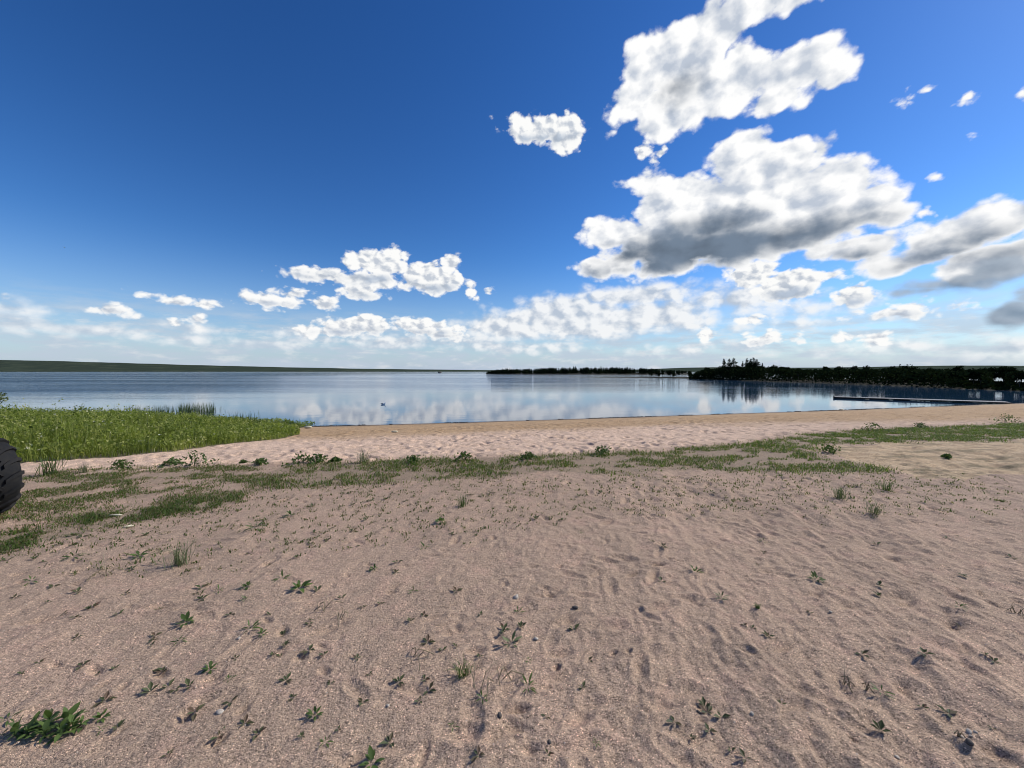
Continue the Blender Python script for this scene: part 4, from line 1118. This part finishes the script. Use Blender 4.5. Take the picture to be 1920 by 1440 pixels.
# seedlings: too many and too alike to tell apart
def seedling_mesh(seed):
    g = np.random.default_rng(seed); n = int(g.integers(4, 7)); V, f = [], []
    for k in range(n):
        a = k * 6.283 / n + g.normal(0, 0.4); L = 0.016 + 0.016 * g.random(); w = L * 0.2; el = g.uniform(0.1, 0.9)
        d = np.array([math.cos(a) * math.cos(el), math.sin(a) * math.cos(el), math.sin(el)]); s = np.array([-math.sin(a), math.cos(a), 0]) * w
        b = len(V); V += [d * 0.002, d * L * 0.5 + s, d * L - [0, 0, L * 0.2], d * L * 0.5 - s]; f.append((b, b + 1, b + 2, b + 3))
    return np_mesh('seedling', np.array(V), np.array(f), SPROUT, False, {'tint': np.repeat(g.random(n), 4)})
SEED = [seedling_mesh(500 + k) for k in range(6)]
g = np.random.default_rng(66); made = 0
while made < 180:
    py = 925 + 500 * g.random() ** 1.5; px = 1920 * g.random()
    if g.random() > np.interp(px, [0, 900, 1200, 1900], [1.0, 0.95, 0.4, 0.18]): continue
    if any(abs(px - q[0]) < 30 and abs(py - q[1]) < 18 for q in WEEDS): continue
    x, y, z = PZ(px, py)
    if inpoly(np.array(x), np.array(y), G_LEFT) or inpoly(np.array(x), np.array(y), G_LINE): continue
    obj('seedling', SEED[made % 6], loc=(x, y, z), rot=(0, 0, g.random() * 6.28), scale=float((0.55 + 0.8 * g.random()) * (1 + 0.16 * y)),
        label='tiny dark seedling scattered with many others over the sand', cat='seedling', group='seedlings scattered over the sand')
    made += 1

# ------------------------------------------------------------------ stones, clods, chips
def stone_mesh(name, seed, mat):
    g = np.random.default_rng(seed)
    import bmesh
    bm = bmesh.new(); bmesh.ops.create_icosphere(bm, subdivisions=2, radius=1.0)
    off = g.normal(size=(5, 3))
    for v in bm.verts:
        p = np.array(v.co); k = 1 + sum(0.10 * math.sin(2.3 * float(p @ o) + i) for i, o in enumerate(off)); v.co = Vector(p * k * np.array([1, 0.75, 0.55]))
    me = bpy.data.meshes.new(name); bm.to_mesh(me); bm.free(); me.materials.append(mat)
    me.polygons.foreach_set('use_smooth', [True] * len(me.polygons)); return me
STONES = [(1681, 1418, 11, 0, 'pale pebble near the lower edge, right of middle'), (937, 1348, 14, 1, 'dark clod lying on the sand near the lower edge'),
          (1004, 1198, 12, 0, 'pale stone chip above the round sand hole'), (968, 1123, 14, 0, 'flat pale stone in the middle of the sand'),
          (448, 1200, 9, 0, 'small white pebble below the dark weeds, left foreground'), (411, 1338, 14, 0, 'longish white chip on the sand low on the left'),
          (1030, 1398, 11, 1, 'dark pebble near the lower edge, middle'), (1078, 1142, 12, 1, 'dark clod beside a hollow in the middle of the sand'),
          (1817, 1374, 13, 0, 'long pale pebble, topmost of the pebble group in the right corner'), (1805, 1386, 11, 0, 'flat pale pebble in the middle of the pebble group, right corner'),
          (1817, 1405, 20, 1, 'dark stone, largest of the pebble group in the right corner'), (1829, 1377, 8, 0, 'small pebble at the outer side of the pebble group'),
          (1820, 1382, 7, 0, 'smallest pale pebble in the pebble group, right corner'), (1410, 1343, 10, 0, 'small pale chip beside two dark specks, right of middle'),
          (1310, 1333, 10, 1, 'thin dark clod left of the pale chip, right of middle'), (1557, 1153, 8, 0, 'small white pebble on the right sand'),
          (727, 1325, 9, 0, 'pale pebble low in the frame, left of the dark clod')]
for k, (px, py, w, dk, lab) in enumerate(STONES):
    x, y, z = PZ(px, py); s = w * y / F / 2 * 0.9
    obj('stone', stone_mesh('stone', 700 + k, STONE2 if dk else STONE), loc=(x, y, z + s * 0.25), rot=(0.1, 0.15, k * 1.3), scale=s, label=lab, cat='stone', group='stones on the sand')

def pebbles():
    g = np.random.default_rng(9); n = 9000
    y = 0.85 + 4.2 * g.random(n) ** 1.6; x = (g.random(n) * 2.8 - 1.4) * y; r = 0.0012 + 0.0026 * g.random(n) ** 3
    z = Z(x, y)
    o = np.array([[1, 0, 0], [0, 1, 0], [-1, 0, 0], [0, -1, 0], [0, 0, 0.8], [0, 0, -0.8]])
    V = np.stack([x, y, z + r * 0.3], -1)[:, None, :] + (o[None] * (0.7 + 0.6 * g.random((n, 6, 1)))) * r[:, None, None]
    f = np.array([(0, 1, 4), (1, 2, 4), (2, 3, 4), (3, 0, 4), (1, 0, 5), (2, 1, 5), (3, 2, 5), (0, 3, 5)])
    F3 = (np.arange(n)[:, None, None] * 6 + f[None]).reshape(-1, 3)
    m, t, b = material('grit'); t.l.new(t.ramp(t.attr('tint'), [(0.0, (0.06, 0.05, 0.045)), (0.5, (0.26, 0.19, 0.15)), (0.55, (0.44, 0.33, 0.26)), (1.0, (0.66, 0.58, 0.5))]), b.inputs['Base Color']); b.inputs['Roughness'].default_value = 0.8
    obj('grit', np_mesh('grit', V.reshape(-1, 3), F3, m, False, {'tint': np.repeat(g.random(n), 6)}), label='coarse grit and tiny pebbles strewn over the near sand', cat='grit', kind='stuff')
pebbles()

def chip(px, py, lpx, name, label, mat, cat, ang_=0.1, thick=0.22):
    x, y, z = PZ(px, py); L = lpx * y / F
    mb = MB(); mb.tube([(-L / 2, 0, 0), (-L * 0.2, L * 0.03, 0.004), (L * 0.25, -L * 0.02, 0.003), (L / 2, 0.01 * L, 0)], [L * thick * 0.18, L * thick * 0.3, L * thick * 0.3, L * thick * 0.12], 7)
    obj(name, mb.mesh(name, mat, True), loc=(x, y, z + L * thick * 0.25), rot=(0, 0, ang_), label=label, cat=cat)
chip(216, 968, 22, 'wood_chip', 'straight bleached sliver of wood in the grass on the left', CHIP, 'stick', 0.2, 0.3)
chip(241, 989, 14, 'scrap', 'pale scrap at the lower edge of the left grass line', CHIP, 'scrap', 0.9, 0.5)
chip(578, 803, 14, 'driftwood', 'pale piece of driftwood at the water line beside the weeds', CHIP, 'driftwood', 0.1, 0.6)
chip(1578, 769.5, 9, 'driftwood', 'small pale piece of driftwood at the water line before the jetty', CHIP, 'driftwood', 0.1, 0.6)
chip(1725, 760, 4, 'clod', 'small dark lump at the water line below the jetty', STONE2, 'clod', 0.1, 1.2)
chip(740, 811, 12, 'driftwood', 'short pale stick on the trodden sand near the water, left of middle', CHIP, 'driftwood', 0.2, 0.5)

def wrack():
    """dark line of reed litter washed up along the water's edge"""
    g = np.random.default_rng(15); n = 5200
    x = -9.0 + 46 * g.random(n); ys = np.interp(x, _sx, _sy)
    y = ys - 0.18 - np.abs(g.normal(0, 0.13, n)) - 0.10 * perlin(x * 0.8, x * 0)
    keep = perlin(x * 0.55, x * 0 + 3.3) + 0.5 * perlin(x * 2.1, x * 0 + 8.1) > 0.02; x, y = x[keep], y[keep]; n = len(x)
    z = Z(x, y); h = 0.04 + 0.06 * g.random(n)
    V, f4, f3, t_ = blades(x, y, np.maximum(z, ZW) + 0.004, h * 0.6, 0.02 + 0.02 * g.random(n), np.full(n, 1.1), 0.1 * g.random(n), 16)
    m = plain('wrack', (0.030, 0.025, 0.018), 0.8, 9.0, (0.07, 0.055, 0.038))
    obj('wrack_line', np_mesh('wrack_line', V, [f4, f3], m, False), label='thin dark line of washed-up litter along the water edge', cat='wrack', kind='stuff')
wrack()

# ------------------------------------------------------------------ birds and specks on the lake
def gull():
    x, y = on_plane(719, 758.5, ZW); e = obj('gull', None, loc=(x, y, ZW), rot=(0, 0, 0.0), scale=0.85, label='white bird with a dark wing resting on the calm water', cat='bird')
    mb = MB(); mb.tube([(-0.20, 0, 0.055), (-0.14, 0, 0.05), (-0.04, 0, 0.035), (0.06, 0, 0.04), (0.115, 0, 0.075), (0.13, 0, 0.115), (0.145, 0, 0.145), (0.18, 0, 0.15), (0.20, 0, 0.145)], [0.012, 0.045, 0.085, 0.085, 0.05, 0.034, 0.036, 0.024, 0.006], 12)
    obj('body', mb.mesh('body', FEATHER, True), e)
    for s in (-1, 1):
        mb = MB(); mb.tube([(0.05, 0.05 * s, 0.07), (-0.04, 0.058 * s, 0.085), (-0.14, 0.035 * s, 0.085), (-0.23, 0.012 * s, 0.08)], [0.018, 0.026, 0.018, 0.004], 8); obj('wing', mb.mesh('wing', FEATHER2, True), e)
    mb = MB(); mb.tube([(0.195, 0, 0.146), (0.235, 0, 0.138)], [0.007, 0.002], 6); obj('beak', mb.mesh('beak', BEAK), e)
gull()
def flying_bird():
    r = ray(121, 464.5); s = 26 / r[1]; p = r * s + np.array([0, 0, CAMZ])
    e = obj('flying_bird', None, loc=tuple(p), rot=(0.2, 0.1, 0.6), label='tiny dark bird flying alone in the blue sky', cat='bird')
    mb = MB(); mb.tube([(0, -0.075, 0), (0, -0.03, 0), (0, 0.03, 0), (0, 0.065, 0.005)], [0.004, 0.016, 0.018, 0.006], 8); obj('body', mb.mesh('body', FEATHER2, True), e)
    for sx in (-1, 1):
        mb = MB(); mb.add([(0, 0.025, 0.01), (0.06 * sx, 0.035, 0.05), (0.12 * sx, -0.01, 0.065), (0.055 * sx, -0.01, 0.045), (0, -0.02, 0.008)], [(0, 1, 3, 4), (1, 2, 3)]); obj('wing', mb.mesh('wing', FEATHER2), e)
flying_bird()
for (px, py, w, lab) in [(1031, 705.2, 4.5, 'small dark rock in open water before the far wooded point'), (825, 698.9, 7, 'dark speck of an islet far out on the lake')]:
    x, y = on_plane(px, py, ZW); s = w * y / F / 2
    obj('rock', stone_mesh('rock', int(px), STONE2), loc=(x, y, ZW), scale=(s, s, s * 1.1), label=lab, cat='rock')

# ------------------------------------------------------------------ quad bike at the left edge: only a front tyre is in view
def quad():
    Rt, hw = 0.415, 0.145
    base = Vector((-5.47, 4.02, 0)); heading = math.atan2(-0.26, 0.97)
    zq = float(Z(base.x, base.y))
    fw = Vector((math.cos(heading), math.sin(heading), 0)); rt = Vector((math.sin(heading), -math.cos(heading), 0))
    # local frame: +Y forward, +X to the vehicle's right; front left wheel stands at base
    origin = base - fw * 0.62 + rt * 0.42
    q = obj('quad_bike', None, loc=(origin.x, origin.y, zq - 0.012), rot=(0, 0, heading - math.pi / 2), label='black off-road vehicle at the left edge, only its knobbly tyre in view', cat='vehicle')
    prof = [(0.165, 0.085), (0.185, 0.125), (0.25, 0.150), (0.32, 0.152), (0.365, 0.140), (0.388, 0.105), (0.398, 0.05), (0.400, 0.0)]
    prof = prof + [(r, -x) for r, x in prof[-2::-1]]
    n = 56; V = []; f = []
    for k in range(n):
        a = 2 * math.pi * k / n
        V += [(x, r * math.cos(a), r * math.sin(a)) for r, x in prof]
    m = len(prof)
    for k in range(n):
        for j in range(m - 1): f.append((k * m + j, k * m + j + 1, ((k + 1) % n) * m + j + 1, ((k + 1) % n) * m + j))
    tyre = np_mesh('wheel', np.array(V), np.array(f), RUBBER, True)
    def lug(sg):
        # a bar from the tread centre over the shoulder, set at an angle
        st = [(0.004, 0.400, 0.0), (0.055, 0.397, 0.10), (0.108, 0.386, 0.16), (0.143, 0.362, 0.17), (0.153, 0.322, 0.17)]
        V, f = [], []
        for k, (x, r, a) in enumerate(st):
            hgt = 0.026 if k < 3 else 0.018 if k == 3 else 0.006; wa = 0.058 if k < 4 else 0.05
            nx, nr = (0, 1) if k < 2 else (0.35, 0.94) if k == 2 else (0.8, 0.6) if k == 3 else (1, 0.1)
            for (dw, up) in ((-wa, -0.012), (-wa * 0.8, hgt), (wa * 0.8, hgt), (wa, -0.012)):
                rr = r + nr * up; xx = (x + nx * up) * sg; aa = a + dw
                V.append((xx, rr * math.cos(aa), rr * math.sin(aa)))
        for k in range(4):
            b = k * 4
            for j in range(3): f.append((b + j, b + j + 1, b + j + 5, b + j + 4))
        f += [(0, 1, 2, 3), (16, 19, 18, 17)]
        if sg < 0: f = [x[::-1] for x in f]
        mb = MB(); mb.add(V, f); return mb.mesh('lug', RUBBER)
    lugs = [lug(1), lug(-1)]
    rim_mb = MB()
    for x in (-0.07, 0.07): rim_mb.tube([(x - 0.015, 0, 0), (x + 0.015, 0, 0)], 0.172, 24)
    rim_mb.tube([(-0.09, 0, 0), (0.09, 0, 0)], 0.05, 12)
    rim = rim_mb.mesh('rim', METAL)
    N = 17
    for (wx, wy) in ((0.42, 0.62), (-0.42, 0.62), (0.42, -0.62), (-0.42, -0.62)):
        w = obj('wheel', tyre, q, loc=(wx, wy, Rt), rot=(0.12, 0, 0))
        for k in range(N):
            for s in (0, 1):
                obj('lug', lugs[s], w, rot=(2 * math.pi * (k + 0.5 * s) / N, 0, 0))
        obj('rim', rim, w)
    for (wx, wy) in ((0.42, 0.62), (-0.42, 0.62), (0.42, -0.62), (-0.42, -0.62)):
        mb = MB(); pts = []
        for k in range(7):
            a = math.pi * (0.12 + 0.62 * k / 6) if wy > 0 else math.pi * (0.26 + 0.62 * k / 6)
            pts.append((wy + 0.50 * math.cos(a), Rt + 0.06 + 0.50 * math.sin(a)))
        i_, o_ = (wx - 0.30 if wx > 0 else wx + 0.30), (wx - 0.19 if wx > 0 else wx + 0.19)
        Vv = [(x, py, pz + dz) for (py, pz) in pts for (x, dz) in ((i_, 0.02), (o_, -0.02), (o_, -0.035), (i_, 0.0))]
        ff = [(k * 4 + j, k * 4 + (j + 1) % 4, k * 4 + 4 + (j + 1) % 4, k * 4 + 4 + j) for k in range(6) for j in range(4)] + [(0, 1, 2, 3), (27, 26, 25, 24)]
        mb.add(Vv, ff); obj('fender', mb.mesh('fender', PAINT), q)
    mb = MB(); mb.tube([(0, -0.85, 0.62), (0, -0.4, 0.74), (0, 0.05, 0.80), (0, 0.4, 0.86), (0, 0.85, 0.72)], [0.12, 0.19, 0.17, 0.20, 0.13], 10); obj('body', mb.mesh('body', PAINT, True), q)
    mb = MB(); mb.tube([(0, -0.62, 0.92), (0, -0.3, 0.95), (0, 0.08, 0.97), (0, 0.2, 0.98)], [0.12, 0.15, 0.13, 0.06], 10); obj('seat', mb.mesh('seat', RUBBER, True), q)
    mb = MB(); mb.tube([(0, -0.75, 0.42), (0, 0, 0.34), (0, 0.75, 0.42)], [0.10, 0.16, 0.10], 8)
    for wy in (-0.62, 0.62): mb.tube([(-0.4, wy, Rt), (0.4, wy, Rt)], 0.035, 8)
    obj('chassis', mb.mesh('chassis', METAL), q)
    mb = MB(); mb.tube([(-0.40, 0.26, 1.16), (-0.15, 0.36, 1.13), (0, 0.38, 1.06), (0.15, 0.36, 1.13), (0.40, 0.26, 1.16)], 0.016, 8); mb.tube([(0, 0.44, 0.84), (0, 0.38, 1.07)], 0.025, 8); obj('handlebar', mb.mesh('handlebar', METAL, True), q)
quad()
